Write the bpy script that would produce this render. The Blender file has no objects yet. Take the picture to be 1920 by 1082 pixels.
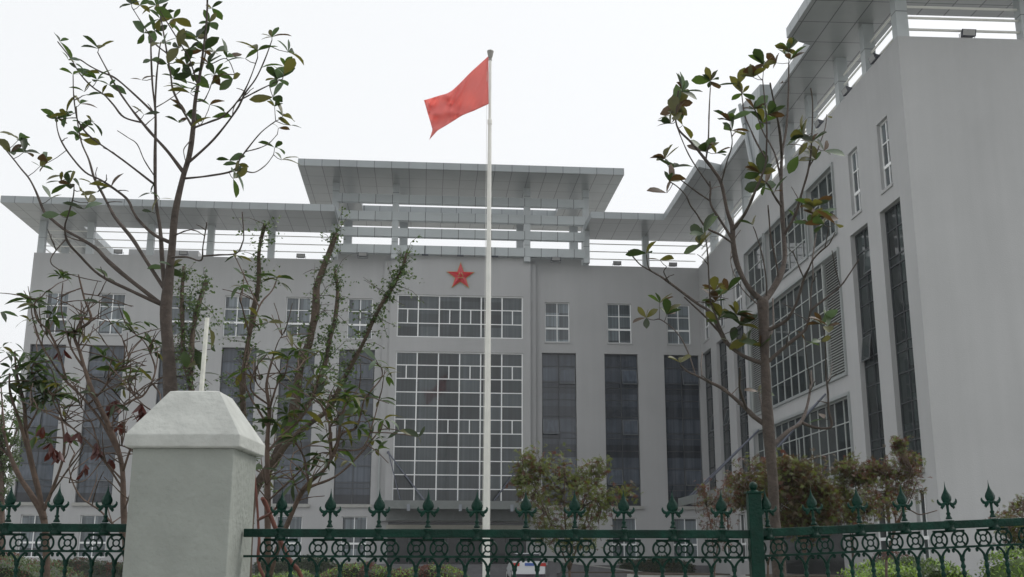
import bpy, math, random
from mathutils import Vector, Matrix
R_ = math.radians
# ------------------------------------------------------------------ camera
F_PX, YAW, PITCH, ROLL, EYE = 2039.03, R_(4.534), R_(13.735), R_(0.158), 1.4
cy, sy = math.cos(YAW), math.sin(YAW)
FW = Vector((sy*math.cos(PITCH), cy*math.cos(PITCH), math.sin(PITCH)))
RT0 = Vector((cy, -sy, 0)); UP0 = RT0.cross(FW)
RT = RT0*math.cos(ROLL) + UP0*math.sin(ROLL); UP = RT.cross(FW)
FH = Vector((sy, cy, 0))
sc = bpy.context.scene
cam_d = bpy.data.cameras.new('camera'); cam = bpy.data.objects.new('camera', cam_d)
sc.collection.objects.link(cam); sc.camera = cam
cam_d.sensor_width = 36; cam_d.lens = F_PX/1920*36; cam_d.clip_end = 3000; cam_d.clip_start = .05
m3 = Matrix((RT, UP, -FW)).transposed()
cam.matrix_world = Matrix.Translation((0, 0, EYE)) @ m3.to_4x4()
# ------------------------------------------------------------------ world, sun
SUN_EL, SUN_AZ = R_(52), R_(75)      # azimuth clockwise from +Y
w = bpy.data.worlds.new('World'); sc.world = w; w.use_nodes = True
nt = w.node_tree; nt.nodes.clear()
sky = nt.nodes.new('ShaderNodeTexSky'); sky.sky_type = 'NISHITA'; sky.sun_disc = False
sky.sun_elevation = SUN_EL; sky.sun_rotation = SUN_AZ; sky.dust_density = 6; sky.air_density = 1.2
hs = nt.nodes.new('ShaderNodeHueSaturation'); hs.inputs['Saturation'].default_value = .12
mx = nt.nodes.new('ShaderNodeMix'); mx.data_type = 'RGBA'; mx.inputs[0].default_value = .75
mx.inputs[7].default_value = (9.6, 9.8, 10.0, 1)      # the even veil of cloud
bg = nt.nodes.new('ShaderNodeBackground'); bg.inputs[1].default_value = .118
ow = nt.nodes.new('ShaderNodeOutputWorld')
nt.links.new(sky.outputs[0], hs.inputs['Color']); nt.links.new(hs.outputs[0], mx.inputs[6])
nt.links.new(mx.outputs[2], bg.inputs[0]); nt.links.new(bg.outputs[0], ow.inputs[0])
sl = bpy.data.lights.new('sun', 'SUN'); sl.energy = 1.5; sl.angle = R_(22); sl.color = (1, .97, .92)
so = bpy.data.objects.new('sun', sl); sc.collection.objects.link(so)
sd = Vector((math.sin(SUN_AZ)*math.cos(SUN_EL), math.cos(SUN_AZ)*math.cos(SUN_EL), math.sin(SUN_EL)))
so.rotation_euler = sd.to_track_quat('Z', 'Y').to_euler()
sc.view_settings.view_transform = 'Standard'; sc.view_settings.look = 'None'
sc.view_settings.exposure = 0; sc.view_settings.gamma = 1
col = sc.collection
random.seed(7)
# ------------------------------------------------------------------ pixel rays (photo pixels, 1920 wide)
def ray(x, y): return RT*(x-960) + UP*(541-y) + FW*F_PX
def atv(x, y, v):
    d = ray(x, y); return d*(v/d.dot(FH)) + Vector((0, 0, EYE))
def atY(x, y, Y):
    d = ray(x, y); return d*(Y/d.y) + Vector((0, 0, EYE))
def pxm(v, y=600):       # metres per photo pixel at distance v
    d = ray(960, y); return (v/d.dot(FH))
def uv(u, v, z=0): return RT0*u + FH*v + Vector((0, 0, z))
# ------------------------------------------------------------------ materials
MATS = {}
def mat(name, colr, rough=.8, var=0, vscale=3, bump=0, bscale=40, metal=0, spec=.5, joints=None, jw=.012, transl=0, tcol=None, streak=0, cellvar=0, fold=0, coat=0):
    m = bpy.data.materials.new(name); m.use_nodes = True; n = m.node_tree.nodes; l = m.node_tree.links
    b = n['Principled BSDF']; b.inputs['Roughness'].default_value = rough; b.inputs['Metallic'].default_value = metal
    b.inputs['Specular IOR Level'].default_value = spec
    if coat: b.inputs['Coat Weight'].default_value = coat; b.inputs['Coat Roughness'].default_value = .15
    tc = n.new('ShaderNodeTexCoord')
    cur = n.new('ShaderNodeRGB'); cur.outputs[0].default_value = (*colr, 1); cur = cur.outputs[0]
    def mult(cur, fac_out, lo, hi, fmin=0., fmax=1.):
        r = n.new('ShaderNodeMapRange'); r.inputs[1].default_value = fmin; r.inputs[2].default_value = fmax
        r.inputs[3].default_value = lo; r.inputs[4].default_value = hi
        l.new(fac_out, r.inputs[0])
        v = n.new('ShaderNodeVectorMath'); v.operation = 'SCALE'; l.new(cur, v.inputs[0]); l.new(r.outputs[0], v.inputs['Scale'])
        return v.outputs[0]
    if var:
        t = n.new('ShaderNodeTexNoise'); t.inputs['Scale'].default_value = vscale; t.inputs['Detail'].default_value = 6
        l.new(tc.outputs['Object'], t.inputs['Vector']); cur = mult(cur, t.outputs[0], 1-var, 1+var, .3, .7)
    if streak:
        mp = n.new('ShaderNodeMapping'); mp.inputs['Scale'].default_value = (1.6, 1.6, .09); l.new(tc.outputs['Object'], mp.inputs[0])
        t = n.new('ShaderNodeTexNoise'); t.inputs['Scale'].default_value = 1.5; t.inputs['Detail'].default_value = 8
        l.new(mp.outputs[0], t.inputs['Vector']); cur = mult(cur, t.outputs[0], 1-streak, 1+streak, .3, .7)
    sep = None
    if joints or cellvar or fold:
        sep = n.new('ShaderNodeSeparateXYZ'); l.new(tc.outputs['Object'], sep.inputs[0])
    def math_(op, a, b_=None):
        q = n.new('ShaderNodeMath'); q.operation = op
        for i, s in enumerate((a, b_)):
            if s is None: continue
            if isinstance(s, (int, float)): q.inputs[i].default_value = s
            else: l.new(s, q.inputs[i])
        return q.outputs[0]
    hb = None
    if joints:
        fl = []
        mask = None
        for ax, (p, off) in joints.items():
            s = math_('DIVIDE', math_('ADD', sep.outputs['XYZ'.index(ax)], off+1000*p), p)
            fr = math_('FRACT', s); fl.append(math_('FLOOR', s))
            lt = math_('LESS_THAN', fr, jw/p)
            mask = lt if mask is None else math_('MAXIMUM', mask, lt)
        cb = n.new('ShaderNodeCombineXYZ')
        for i, o in enumerate(fl): l.new(o, cb.inputs[i])
        wn = n.new('ShaderNodeTexWhiteNoise'); l.new(cb.outputs[0], wn.inputs['Vector'])
        cur = mult(cur, wn.outputs['Value'], 1-cellvar, 1+cellvar)
        cur = mult(cur, mask, 1, .25); hb = mask
    if fold:
        mp = n.new('ShaderNodeMapping'); mp.inputs['Scale'].default_value = (7, 7, .02); l.new(tc.outputs['Object'], mp.inputs[0])
        t = n.new('ShaderNodeTexNoise'); t.inputs['Scale'].default_value = 1; t.inputs['Detail'].default_value = 3
        l.new(mp.outputs[0], t.inputs['Vector']); cur = mult(cur, t.outputs[0], 1-fold, 1+fold, .3, .7)
    l.new(cur, b.inputs['Base Color'])
    if bump:
        t = n.new('ShaderNodeTexNoise'); t.inputs['Scale'].default_value = bscale; t.inputs['Detail'].default_value = 4
        l.new(tc.outputs['Object'], t.inputs['Vector'])
        bp = n.new('ShaderNodeBump'); bp.inputs['Strength'].default_value = bump; bp.inputs['Distance'].default_value = .02
        l.new(t.outputs[0], bp.inputs['Height']); l.new(bp.outputs[0], b.inputs['Normal'])
    if transl:
        tr = n.new('ShaderNodeBsdfTranslucent'); tr.inputs[0].default_value = (*(tcol or colr), 1)
        ms = n.new('ShaderNodeMixShader'); ms.inputs[0].default_value = transl
        o = n['Material Output']; l.new(b.outputs[0], ms.inputs[1]); l.new(tr.outputs[0], ms.inputs[2]); l.new(ms.outputs[0], o.inputs[0])
    MATS[name] = m; return m
mat('plaster', (.402, .405, .408), .9, var=.05, vscale=.28, bump=.35, bscale=22, streak=.03)
mat('plinth', (.12, .12, .125), .8, var=.15, vscale=3)
mat('panel', (.30, .325, .335), .42, var=.04, vscale=1, joints={'X': (1.1, .31)}, cellvar=.05, jw=.035)
mat('panel_side', (.30, .325, .335), .42, var=.04, vscale=1, joints={'Y': (1.1, .31)}, cellvar=.05, jw=.035)
mat('beam_panel', (.44, .475, .485), .5, var=.04, vscale=1, joints={'X': (1.1, .31)}, cellvar=.05, jw=.04)
mat('soffit', (.285, .30, .30), .28, var=.05, vscale=1, joints={'X': (1.1, .31), 'Y': (1.75, .4)}, cellvar=.06, jw=.045)
mat('column_panel', (.42, .45, .46), .4, var=.05, vscale=2, joints={'Z': (1.7, .8)}, cellvar=.03, jw=.03)
mat('rail', (.72, .72, .68), .45, var=.05)
mat('dark_glass', (.042, .051, .064), .03, var=.3, vscale=.4, joints={'Z': (.825, .75)}, jw=.0, cellvar=.75, fold=.35, bump=.06, bscale=.9)
mat('curtain_glass', (.050, .060, .064), .03, var=.2, vscale=.4, joints={'X': (1.37, 2.0), 'Z': (.865, .67)}, jw=.0, cellvar=.5, fold=.35, bump=.05, bscale=.9)
mat('window_glass', (.12, .14, .152), .03, joints={'X': (.8, .1), 'Z': (.9, .1)}, jw=.0, cellvar=.55, fold=.4, bump=.04, bscale=1.2)
mat('wing_glass', (.022, .030, .030), .04, spec=.22, joints={'Y': (1.1, .1), 'Z': (1.03, .1)}, jw=.0, cellvar=.5, fold=.3, bump=.09, bscale=.7)
mat('white_frame', (.84, .85, .85), .4)
mat('dark_frame', (.05, .055, .06), .4)
mat('casement_grey', (.13, .14, .145), .4)
mat('grey_frame', (.30, .32, .32), .4)
mat('louvre', (.42, .44, .43), .5)
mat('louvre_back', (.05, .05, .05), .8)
mat('rod_dark', (.11, .12, .155), .4, metal=.2)
mat('steel', (.22, .24, .27), .35, metal=.4)
mat('canopy_plate', (.16, .175, .17), .4, var=.1)
mat('cream', (.45, .44, .38), .6, var=.05)
mat('door_dark', (.045, .047, .05), .12)
mat('stone_light', (.36, .36, .34), .85, var=.1, vscale=4, bump=.3)
mat('stone_dark', (.14, .14, .145), .8, var=.15, vscale=3)
mat('paving', (.36, .36, .34), .9, var=.12, vscale=.8, bump=.2)
mat('grass', (.05, .075, .025), .95, var=.4, vscale=5, bump=.6)
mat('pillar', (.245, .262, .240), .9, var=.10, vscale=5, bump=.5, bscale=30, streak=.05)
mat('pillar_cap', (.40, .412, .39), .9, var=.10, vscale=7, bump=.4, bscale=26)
mat('fence_green', (.002, .025, .0165), .38, var=.4, vscale=14, bump=.35, bscale=60, spec=.16)
mat('pole_white', (.74, .73, .69), .45, var=.06, vscale=3)
mat('pole_steel', (.45, .46, .44), .35, metal=.3)
mat('grey_cap', (.28, .27, .25), .5)
mat('pipe_white', (.62, .62, .56), .6, var=.12, vscale=20)
mat('flag_red', (.82, .29, .27), .75, transl=.6, tcol=(1, .50, .46))
mat('star_red', (.50, .02, .03), .3, coat=.3)
mat('gold', (.45, .32, .10), .45, metal=.3)
mat('bark_magnolia', (.066, .052, .044), .9, var=.3, vscale=18, bump=.6, bscale=45)
mat('bark_pollard', (.075, .056, .042), .95, var=.35, vscale=12, bump=.9, bscale=35)
mat('bark_shrub', (.085, .058, .044), .9, var=.3, vscale=14, bump=.5)
mat('bark_red', (.11, .04, .028), .85, var=.2, vscale=14)
for nm, c, t in [('leaf_dark', (.022, .036, .014), (.045, .08, .015)), ('leaf_green', (.038, .066, .02), (.10, .17, .025)), ('leaf_pale', (.10, .14, .09), (.09, .15, .05)),
                 ('leaf_olive', (.072, .072, .022), (.19, .18, .03)), ('leaf_rust', (.062, .036, .018), (.12, .065, .018)), ('leaf_dead', (.075, .020, .016), (.11, .02, .014)),
                 ('leaf_bright', (.19, .31, .05), (.35, .5, .06)), ('leaf_small', (.085, .125, .05), (.16, .24, .06)), ('maple_green', (.095, .115, .035), (.2, .24, .04)),
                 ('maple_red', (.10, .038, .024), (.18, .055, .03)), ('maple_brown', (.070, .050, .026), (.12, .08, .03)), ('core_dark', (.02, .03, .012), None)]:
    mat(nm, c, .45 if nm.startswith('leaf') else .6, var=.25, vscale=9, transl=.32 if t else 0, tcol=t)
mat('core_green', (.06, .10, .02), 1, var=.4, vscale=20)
mat('soil', (.07, .055, .04), 1, var=.3)
mat('car_white', (.68, .70, .72), .25, coat=.5)
mat('car_glass', (.02, .025, .03), .05)
mat('car_dark', (.03, .02, .035), .5)
mat('tail_red', (.45, .03, .02), .2)
mat('plate_blue', (.05, .12, .40), .4)
mat('lamp_black', (.035, .04, .055), .5)
mat('lamp_glass', (.3, .3, .3), .1)
mat('tyre', (.02, .02, .02), .9)
mat('white_box', (.7, .7, .7), .5)
# ------------------------------------------------------------------ mesh builder
class MB:
    def __init__(s): s.v = []; s.f = []; s.m = []; s.cur = 0
    def add(s, vs, fs):
        o = len(s.v); s.v += [tuple(p) for p in vs]; s.f += [tuple(i+o for i in f) for f in fs]; s.m += [s.cur]*len(fs); return s
    def box(s, x0, x1, y0, y1, z0, z1):
        vs = [(x, y, z) for x in (x0, x1) for y in (y0, y1) for z in (z0, z1)]
        return s.add(vs, [(0, 1, 3, 2), (4, 6, 7, 5), (0, 4, 5, 1), (2, 3, 7, 6), (0, 2, 6, 4), (1, 5, 7, 3)])
    def quad(s, a, b, c, d): return s.add([a, b, c, d], [(0, 1, 2, 3)])
    def prism(s, poly, z0, z1, side=None):
        n = len(poly); vs = [(x, y, z0) for x, y in poly]+[(x, y, z1) for x, y in poly]
        s.add(vs, [tuple(range(n))[::-1], tuple(range(n, 2*n))])
        if side is not None: c = s.cur
        for i in range(n):
            j = (i+1) % n
            if side is not None: s.cur = side(poly[i], poly[j])
            s.add([vs[i], vs[j], vs[j+n], vs[i+n]], [(0, 1, 2, 3)])
        if side is not None: s.cur = c
        return s
    def tube(s, pts, rad, n=6, cap=True):
        pts = [Vector(p) for p in pts]; k = len(pts)
        if not hasattr(rad, '__len__'): rad = [rad]*k
        vs = []; a = None
        for i, p in enumerate(pts):
            t = (pts[min(i+1, k-1)]-pts[max(i-1, 0)])
            if t.length < 1e-9: t = Vector((0, 0, 1))
            t.normalize()
            if a is None: a = t.orthogonal().normalized()
            a = a - t*a.dot(t)
            if a.length < 1e-6: a = t.orthogonal()
            a.normalize(); b = t.cross(a)
            for j in range(n):
                th = 2*math.pi*j/n; vs.append(p + (a*math.cos(th)+b*math.sin(th))*rad[i])
        fs = [(i*n+j, i*n+(j+1) % n, (i+1)*n+(j+1) % n, (i+1)*n+j) for i in range(k-1) for j in range(n)]
        if cap: fs += [tuple(range(n))[::-1], tuple(range((k-1)*n, k*n))]
        return s.add(vs, fs)
    def lathe(s, prof, cx=0, cy=0, n=16, sx=1, sy=1):
        vs = [(cx+r*sx*math.cos(2*math.pi*j/n), cy+r*sy*math.sin(2*math.pi*j/n), z) for r, z in prof for j in range(n)]
        k = len(prof)
        fs = [(i*n+j, i*n+(j+1) % n, (i+1)*n+(j+1) % n, (i+1)*n+j) for i in range(k-1) for j in range(n)]
        fs += [tuple(range(n))[::-1], tuple(range((k-1)*n, k*n))]
        return s.add(vs, fs)
    def sphere(s, c, r, n=12, k=8):
        prof = [(max(1e-4, r*math.sin(math.pi*i/k)), c[2]-r*math.cos(math.pi*i/k)) for i in range(k+1)]
        return s.lathe(prof, c[0], c[1], n)
    def holed(s, P, u0, u1, z0, z1, holes, d):
        us = sorted({u0, u1, *[h[0] for h in holes], *[h[1] for h in holes]}); zs = sorted({z0, z1, *[h[2] for h in holes], *[h[3] for h in holes]})
        for i in range(len(us)-1):
            for j in range(len(zs)-1):
                um, zm = (us[i]+us[i+1])/2, (zs[j]+zs[j+1])/2
                if any(h[0] < um < h[1] and h[2] < zm < h[3] for h in holes): continue
                s.quad(P(us[i], zs[j], 0), P(us[i+1], zs[j], 0), P(us[i+1], zs[j+1], 0), P(us[i], zs[j+1], 0))
        for a, b, c, e in holes:
            for (p, q) in (((a, c), (b, c)), ((b, c), (b, e)), ((b, e), (a, e)), ((a, e), (a, c))):
                s.quad(P(*p, 0), P(*p, d), P(*q, d), P(*q, 0))
        return s
    def build(s, name, mats, parent=None, smooth=False, off=None, weld=False):
        me = bpy.data.meshes.new(name)
        o_ = Vector(off) if off is not None else Vector((0, 0, 0))
        me.from_pydata([Vector(p)-o_ for p in s.v], [], s.f)
        for mm in ([mats] if isinstance(mats, str) else mats): me.materials.append(MATS[mm])
        if len(me.materials) > 1: me.polygons.foreach_set('material_index', s.m)
        if smooth: me.polygons.foreach_set('use_smooth', [True]*len(me.polygons))
        if weld:
            import bmesh
            bm = bmesh.new(); bm.from_mesh(me); bmesh.ops.remove_doubles(bm, verts=bm.verts, dist=1e-4); bmesh.ops.recalc_face_normals(bm, faces=bm.faces); bm.to_mesh(me); bm.free()
        me.update()
        o = bpy.data.objects.new(name, me); col.objects.link(o)
        if parent: o.parent = parent
        return o
def tag(o, label=None, cat=None, group=None, kind=None):
    if label: o['label'] = label
    if cat: o['category'] = cat
    if group: o['group'] = group
    if kind: o['kind'] = kind
    return o
def empty(name, loc=(0, 0, 0), rot=(0, 0, 0)):
    o = bpy.data.objects.new(name, None); col.objects.link(o); o.location = loc; o.rotation_euler = rot; return o
def copy_tree(o, parent=None):
    c = o.copy(); col.objects.link(c)
    if parent is not None: c.parent = parent
    for ch in [q for q in bpy.data.objects if q.parent == o]: copy_tree(ch, c)
    return c
def struct(o): o['kind'] = 'structure'; return o
# ------------------------------------------------------------------ ground
g = MB(); N = 40
g.add([(-600+1200*i/N, -600+1200*j/N, 0) for j in range(N+1) for i in range(N+1)], [(j*(N+1)+i, j*(N+1)+i+1, (j+1)*(N+1)+i+1, (j+1)*(N+1)+i) for j in range(N) for i in range(N)])
struct(g.build('ground', 'paving'))
b = MB(); b.prism([tuple(uv(-22, 6.1).xy), tuple(uv(14, 6.6).xy), tuple(uv(14, 34).xy), tuple(uv(-22, 34).xy)], .002, .03); struct(b.build('lawn', 'grass'))

# ================================================================== BUILDING
bld = empty('office_building', (0, 70, 0))
tag(bld, 'grey plastered five storey office building with panelled roof canopies and a side wing', 'building')
OFF = (0, 70, 0)
MF = 70.0
ZP, ZS, ZT = 20.27, 22.42, 22.86
w5 = [(-24.4, -23.0), (-21.05, -19.45), (-16.65, -15.0), (-13.15, -11.5), (-9.2, -7.6), (-5.2, -3.6), (7.75, 9.38), (11.92, 13.53), (15.95, 17.5)]
strips = [(-25.05, -22.85), (-21.4, -19.2), (-17.0, -14.8), (-13.1, -10.9), (-9.4, -7.2), (-5.65, -3.35), (7.53, 9.79), (11.67, 13.9), (15.65, 18.0)]
gw = [(-24.5, -22.9), (-20.95, -19.3), (-16.7, -15.0), (-12.9, -11.3), (-9.1, -7.5), (-5.07, -3.5), (11.96, 13.54), (15.9, 17.5)]
holes = [(a, b, 15.0, 17.68) for a, b in w5] + [(a, b, 4.42, 14.27) for a, b in strips] + [(a, b, 1.15, 3.68) for a, b in gw] + [(-2.2, 6.5, .8, 3.35)]
PM = lambda u, z, d: (u, MF+d, z)
b = MB()
# the facade has one opening behind the bay as well
b.holed(PM, -25.45, 18.25, 0, ZP, holes, .3)
b.quad((-25.45, MF, 0), (-25.45, MF, ZP), (-25.45, 82, ZP), (-25.45, 82, 0)); b.quad((-25.45, 82, 0), (-25.45, 82, ZP), (34, 82, ZP), (34, 82, 0))
b.quad((-25.45, MF, ZP), (18.25, MF, ZP), (18.25, MF+.35, ZP), (-25.45, MF+.35, ZP))
b.quad((-25.45, MF+.35, ZP), (18.25, MF+.35, ZP), (18.25, MF+.35, 19.3), (-25.45, MF+.35, 19.3))
b.quad((-25.45, MF+.35, 19.3), (30, MF+.35, 19.3), (30, 82, 19.3), (-25.45, 82, 19.3))
b.build('front_wall', 'plaster', bld, off=OFF)
b = MB(); b.box(-25.5, -2.6, MF-.05, MF-.003, 0, .75); b.box(6.9, 18.2, MF-.05, MF-.003, 0, .75); b.build('plinth', 'plinth', bld, off=OFF)

def small_window(u0, u1, z0, z1, F, parent, bars, wid=.055, frame='white_frame', glass='window_glass', rail=True, heavy=None, xf=None, d=.14, off=OFF, name='window'):
    # F(u, z, depth) -> point ; axis-aligned boxes given by two corners
    f = MB()
    def bx(ua, ub, za, zb, da, db):
        p, q = F(ua, za, da), F(ub, zb, db)
        f.box(min(p[0], q[0]), max(p[0], q[0]), min(p[1], q[1]), max(p[1], q[1]), za, zb)
    bx(u0, u1, z1-wid, z1, d, d+.06); bx(u0, u1, z0, z0+wid, d, d+.06)
    bx(u0, u0+wid, z0+wid, z1-wid, d, d+.06); bx(u1-wid, u1, z0+wid, z1-wid, d, d+.06)
    for u in bars[0]: bx(u-wid/2, u+wid/2, z0+wid, z1-wid, d+.006, d+.056)
    for z in bars[1]: bx(u0+wid, u1-wid, z-wid*.4, z+wid*.4, d+.01, d+.052)
    for (ua, ub, z) in (bars[2] if len(bars) > 2 else []): bx(ua, ub, z-.03, z+.03, d+.012, d+.05)
    for (u, za, zb) in (bars[3] if len(bars) > 3 else []): bx(u-wid*.45, u+wid*.45, za, zb, d+.008, d+.054)
    if heavy: bx(u0+wid, u1-wid, heavy-.06, heavy+.06, d-.002, d+.058)
    fo = f.build(name, frame, parent, off=off)
    gq = MB(); gq.quad(F(u0, z0, d+.045), F(u1, z0, d+.045), F(u1, z1, d+.045), F(u0, z1, d+.045))
    po = gq.build('pane', glass, fo, off=off)
    return fo
for a, c in w5:
    m_ = (a+c)/2
    fo = small_window(a, c, 15.0, 17.68, PM, bld, ([m_], [16.82]), heavy=15.93)
    b = MB(); b.box(a-.04, c+.04, MF-.05, MF+.12, 14.9, 14.997); b.build('sill', 'plaster', fo, off=OFF)
for a, c in gw:
    small_window(a, c, 1.15, 3.68, PM, bld, ([(a+c)/2], []), heavy=2.02)
def strip_window(u0, u1, z0, z1, F, parent, off=OFF, seed=0, glass='dark_glass', d=.2, open_=True):
    rr = random.Random(seed); rows = []
    z = z1
    for k in range(3):
        zt = z1-k*3.3
        rows += [zt-.85, zt-1.9, zt-2.25, zt-3.05]
    rows = [q for q in rows if q > z0+.2]
    fo = small_window(u0, u1, z0, z1, F, parent, ([(u0+u1)/2], rows), wid=.045, frame='dark_frame', glass=glass, d=d, off=off, name='tall_window')
    if open_:
        for k in range(3):
            if rr.random() < .75:
                s_ = rr.choice((0, 1)); ua = u0+.08 if s_ == 0 else (u0+u1)/2+.05; ub = ua+(u1-u0)/2-.14
                zt = z1-k*3.3-.95-rr.choice((0, .1)); zb = zt-.95; tilt = rr.choice((.08, .12, .3))
                c = MB(); A0, B0 = F(ua, zt, d-.02), F(ub, zt, d-.02); C0, D0 = F(ub, zb, d-.02-tilt), F(ua, zb, d-.02-tilt)
                c.tube([A0, B0], .022, 4); c.tube([B0, C0], .022, 4); c.tube([C0, D0], .03, 4); c.tube([D0, A0], .022, 4)
                co = c.build('casement', 'casement_grey', fo, off=off)
                c = MB(); c.quad(A0, B0, C0, D0); c.build('casement_pane', glass, fo, off=off)
    return fo
for i, (a, c) in enumerate(strips):
    fo = strip_window(a, c, 4.42, 14.27, PM, bld, seed=i+3)
    b = MB(); b.box(a-.12, c+.12, MF-.14, MF+.28, 4.22, 4.418); b.build('ledge', 'stone_light', fo, off=OFF)
# ---- central bay
BF = 69.4
PB = lambda u, z, d: (u, BF+d, z)
b = MB(); gl = [(-1.98, 6.23, 4.5, 14.1), (-1.98, 6.23, 15.05, 17.87)]
b.holed(PB, -2.43, 6.73, 3.4, 20.5, gl, .25)
for u in (-2.43, 6.73): b.quad((u, BF, 3.4), (u, MF, 3.4), (u, MF, 20.5), (u, BF, 20.5))
b.quad((-2.43, BF, 3.4), (6.73, BF, 3.4), (6.73, MF, 3.4), (-2.43, MF, 3.4)); b.quad((-2.43, BF, 20.5), (6.73, BF, 20.5), (6.73, MF, 20.5), (-2.43, MF, 20.5))
b.box(-2.88, -2.43, BF+.3, MF-.002, 3.42, 20.2); b.box(6.73, 7.1, BF+.3, MF-.002, 3.42, 20.2)
b.build('central_bay', 'plaster', bld, off=OFF)
cw = (6.23+1.98)/6; cols_ = [-1.98+cw*i for i in range(7)]
rh = (14.1-4.5)/11; rows = [4.5+rh*i for i in range(1, 11)]
sub = []
for zr in (9, 5): 
    for ci in (0, 2, 3, 5): sub.append((cols_[ci]+cw/2, 4.5+rh*zr, 4.5+rh*(zr+1)))
small_window(-1.98, 6.23, 4.5, 14.1, PB, bld, (cols_[1:-1], rows, [], sub), wid=.075, glass='curtain_glass', d=.1, name='curtain_wall')
rh2 = (17.87-15.05)/3
small_window(-1.98, 6.23, 15.05, 17.87, PB, bld, (cols_[1:-1], [15.05+rh2, 15.05+2*rh2], [], [(cols_[ci]+cw/2, 15.05+rh2, 15.05+2*rh2) for ci in (0, 2, 3, 5)]), wid=.075, glass='curtain_glass', d=.1, name='curtain_wall')
# ---- entrance
b = MB(); b.box(-2.2, 6.5, MF+.32, MF+.4, .8, 3.35); b.build('entrance_glass', 'door_dark', bld, off=OFF)
b = MB()
for u in (-2.2, -.9, .5, 1.55, 2.75, 3.8, 5.2, 6.42): b.box(u, u+.07, MF+.2, MF+.31, .8, 2.92)
b.box(-2.2, 6.5, MF+.18, MF+.33, 2.4, 2.46); b.build('door_frame', 'dark_frame', bld, off=OFF)
b = MB(); b.box(-2.3, 6.6, MF-.06, MF+.3, 2.93, 3.18); b.build('lintel', 'cream', bld, off=OFF)
ec = MB(); ec.box(-2.35, 6.75, 66.5, 69.38, 4.28, 4.40); ec.box(-2.35, 6.75, 66.45, 66.62, 4.03, 4.52); ec.box(-2.35, -2.2, 66.62, 69.38, 4.05, 4.45); ec.box(6.6, 6.75, 66.62, 69.38, 4.05, 4.45); ec.box(-2.3, 6.7, 68.9, 69.38, 3.42, 4.26)
eco = ec.build('entrance_canopy', 'canopy_plate', bld, off=OFF)
for u in (-.9, 2.2, 5.3):
    b = MB(); b.prism([(u-.06, 66.4), (u+.06, 66.4), (u+.06, 69.38), (u-.06, 69.38)], 4.06, 4.27); b.box(u-.09, u+.09, 66.36, 66.5, 3.9, 4.3); b.build('bracket', 'steel', eco, off=OFF)
for s_, u in ((1, -2.3), (-1, 6.6)):
    b = MB(); b.tube([(u, 69.36, 7.62), (u+s_*2.35, 66.7, 4.55)], .045, 8); b.sphere((u, 69.36, 7.62), .09); b.tube([(u+s_*.02, 69.36, 7.62), (u+s_*.9, 66.7, 4.55)], .03, 6) if s_ == 1 else None
    b.build('tie_rod', 'rod_dark', eco, off=OFF)
b = MB(); b.box(-2.9, -2.78, 69.5, 69.6, 3.5, 7.6); b.build('downpipe', 'grey_frame', bld, off=OFF)
# ---- lower roof canopy, left
b = MB()
def side_m(p, q): return 1 if abs(p[1]-q[1]) < abs(p[0]-q[0]) else 2
b.prism([(-26.45, 66.25), (-6.0, 66.25), (-6.0, 71.1), (-22.85, 71.1), (-22.85, 79.5), (-26.45, 79.5)], ZS, ZT, side=side_m)
b.build('roof_canopy', ['soffit', 'panel', 'panel_side'], bld, off=OFF)
b = MB(); b.box(-6.0, 10.25, 70.0+.003, 70.2, 20.272, 20.9); b.build('upstand', 'plaster', bld, off=OFF)
# ---- upper roof canopy (a ring)
def ring(b, x0, x1, y0, y1, a0, a1, c0, c1, z0, z1):
    o = [(x0, y0), (x1, y0), (x1, y1), (x0, y1)]; i = [(a0, c0), (a1, c0), (a1, c1), (a0, c1)]
    for k in range(4):
        j = (k+1) % 4
        for z in (z0, z1): b.cur = 0; b.quad((*o[k], z), (*o[j], z), (*i[j], z), (*i[k], z))
        b.cur = 1 if k % 2 == 0 else 2
        b.quad((*o[k], z0), (*o[j], z0), (*o[j], z1), (*o[k], z1)); b.quad((*i[k], z0), (*i[j], z0), (*i[j], z1), (*i[k], z1))
    b.cur = 0
b = MB(); ring(b, -8.4, 12.5, 65.9, 78.75, -4.8, 9.1, 71.2, 75.15, 25.3, 25.75); b.build('upper_roof_canopy', ['soffit', 'panel', 'panel_side'], bld, off=OFF)
# ---- pergola beams
for (za, zb) in ((24.0, 24.56), (22.8, 23.38), (21.68, 22.26), (20.52, 21.1)):
    b = MB(); b.box(-6.2, 10.35, 69.0, 69.4, za, zb); b.build('pergola_beam', 'beam_panel', bld, off=OFF)
def column(x, y, z0, z1, s_=.42, t_=.4, parent=bld, off=OFF, name='column'):
    b = MB(); b.box(x, x+s_, y, y+t_, z0, z1); return b.build(name, 'column_panel', parent, off=off)
for x in (-6.43, -2.47, 6.27, 10.23): column(x, 69.04, 20.2, 25.3)
for x in (-6.4, -2.3, 6.4, 10.4): column(x+.1, 77.6, 19.3, 25.3, .6, .6)
for x in (-25.3, -22.25, -18.4, -14.55, -10.6): column(x, 70.02, 20.1, ZS)
column(-6.45, 70.02, 20.1, ZS)
for x in (10.3, 14.45): column(x, 70.02, 20.1, ZS)
for y in (74.5, 78.8): column(-25.3, y, 19.3, ZS)
for z in (20.8, 21.32, 21.86):
    for pa, pb_ in (((-25.1, 70.25, z), (-6.2, 70.25, z)), ((10.5, 70.25, z), (18.1, 70.25, z)), ((-25.1, 70.3, z), (-25.1, 79, z))):
        b = MB(); b.tube([pa, pb_], .032, 6); b.build('roof_rail', 'rail', bld, off=OFF)
b = MB(); b.box(-20.6, -15.9, 74, 78, 19.3, 21.75); b.build('roof_house', 'plaster', bld, off=OFF)
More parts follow.
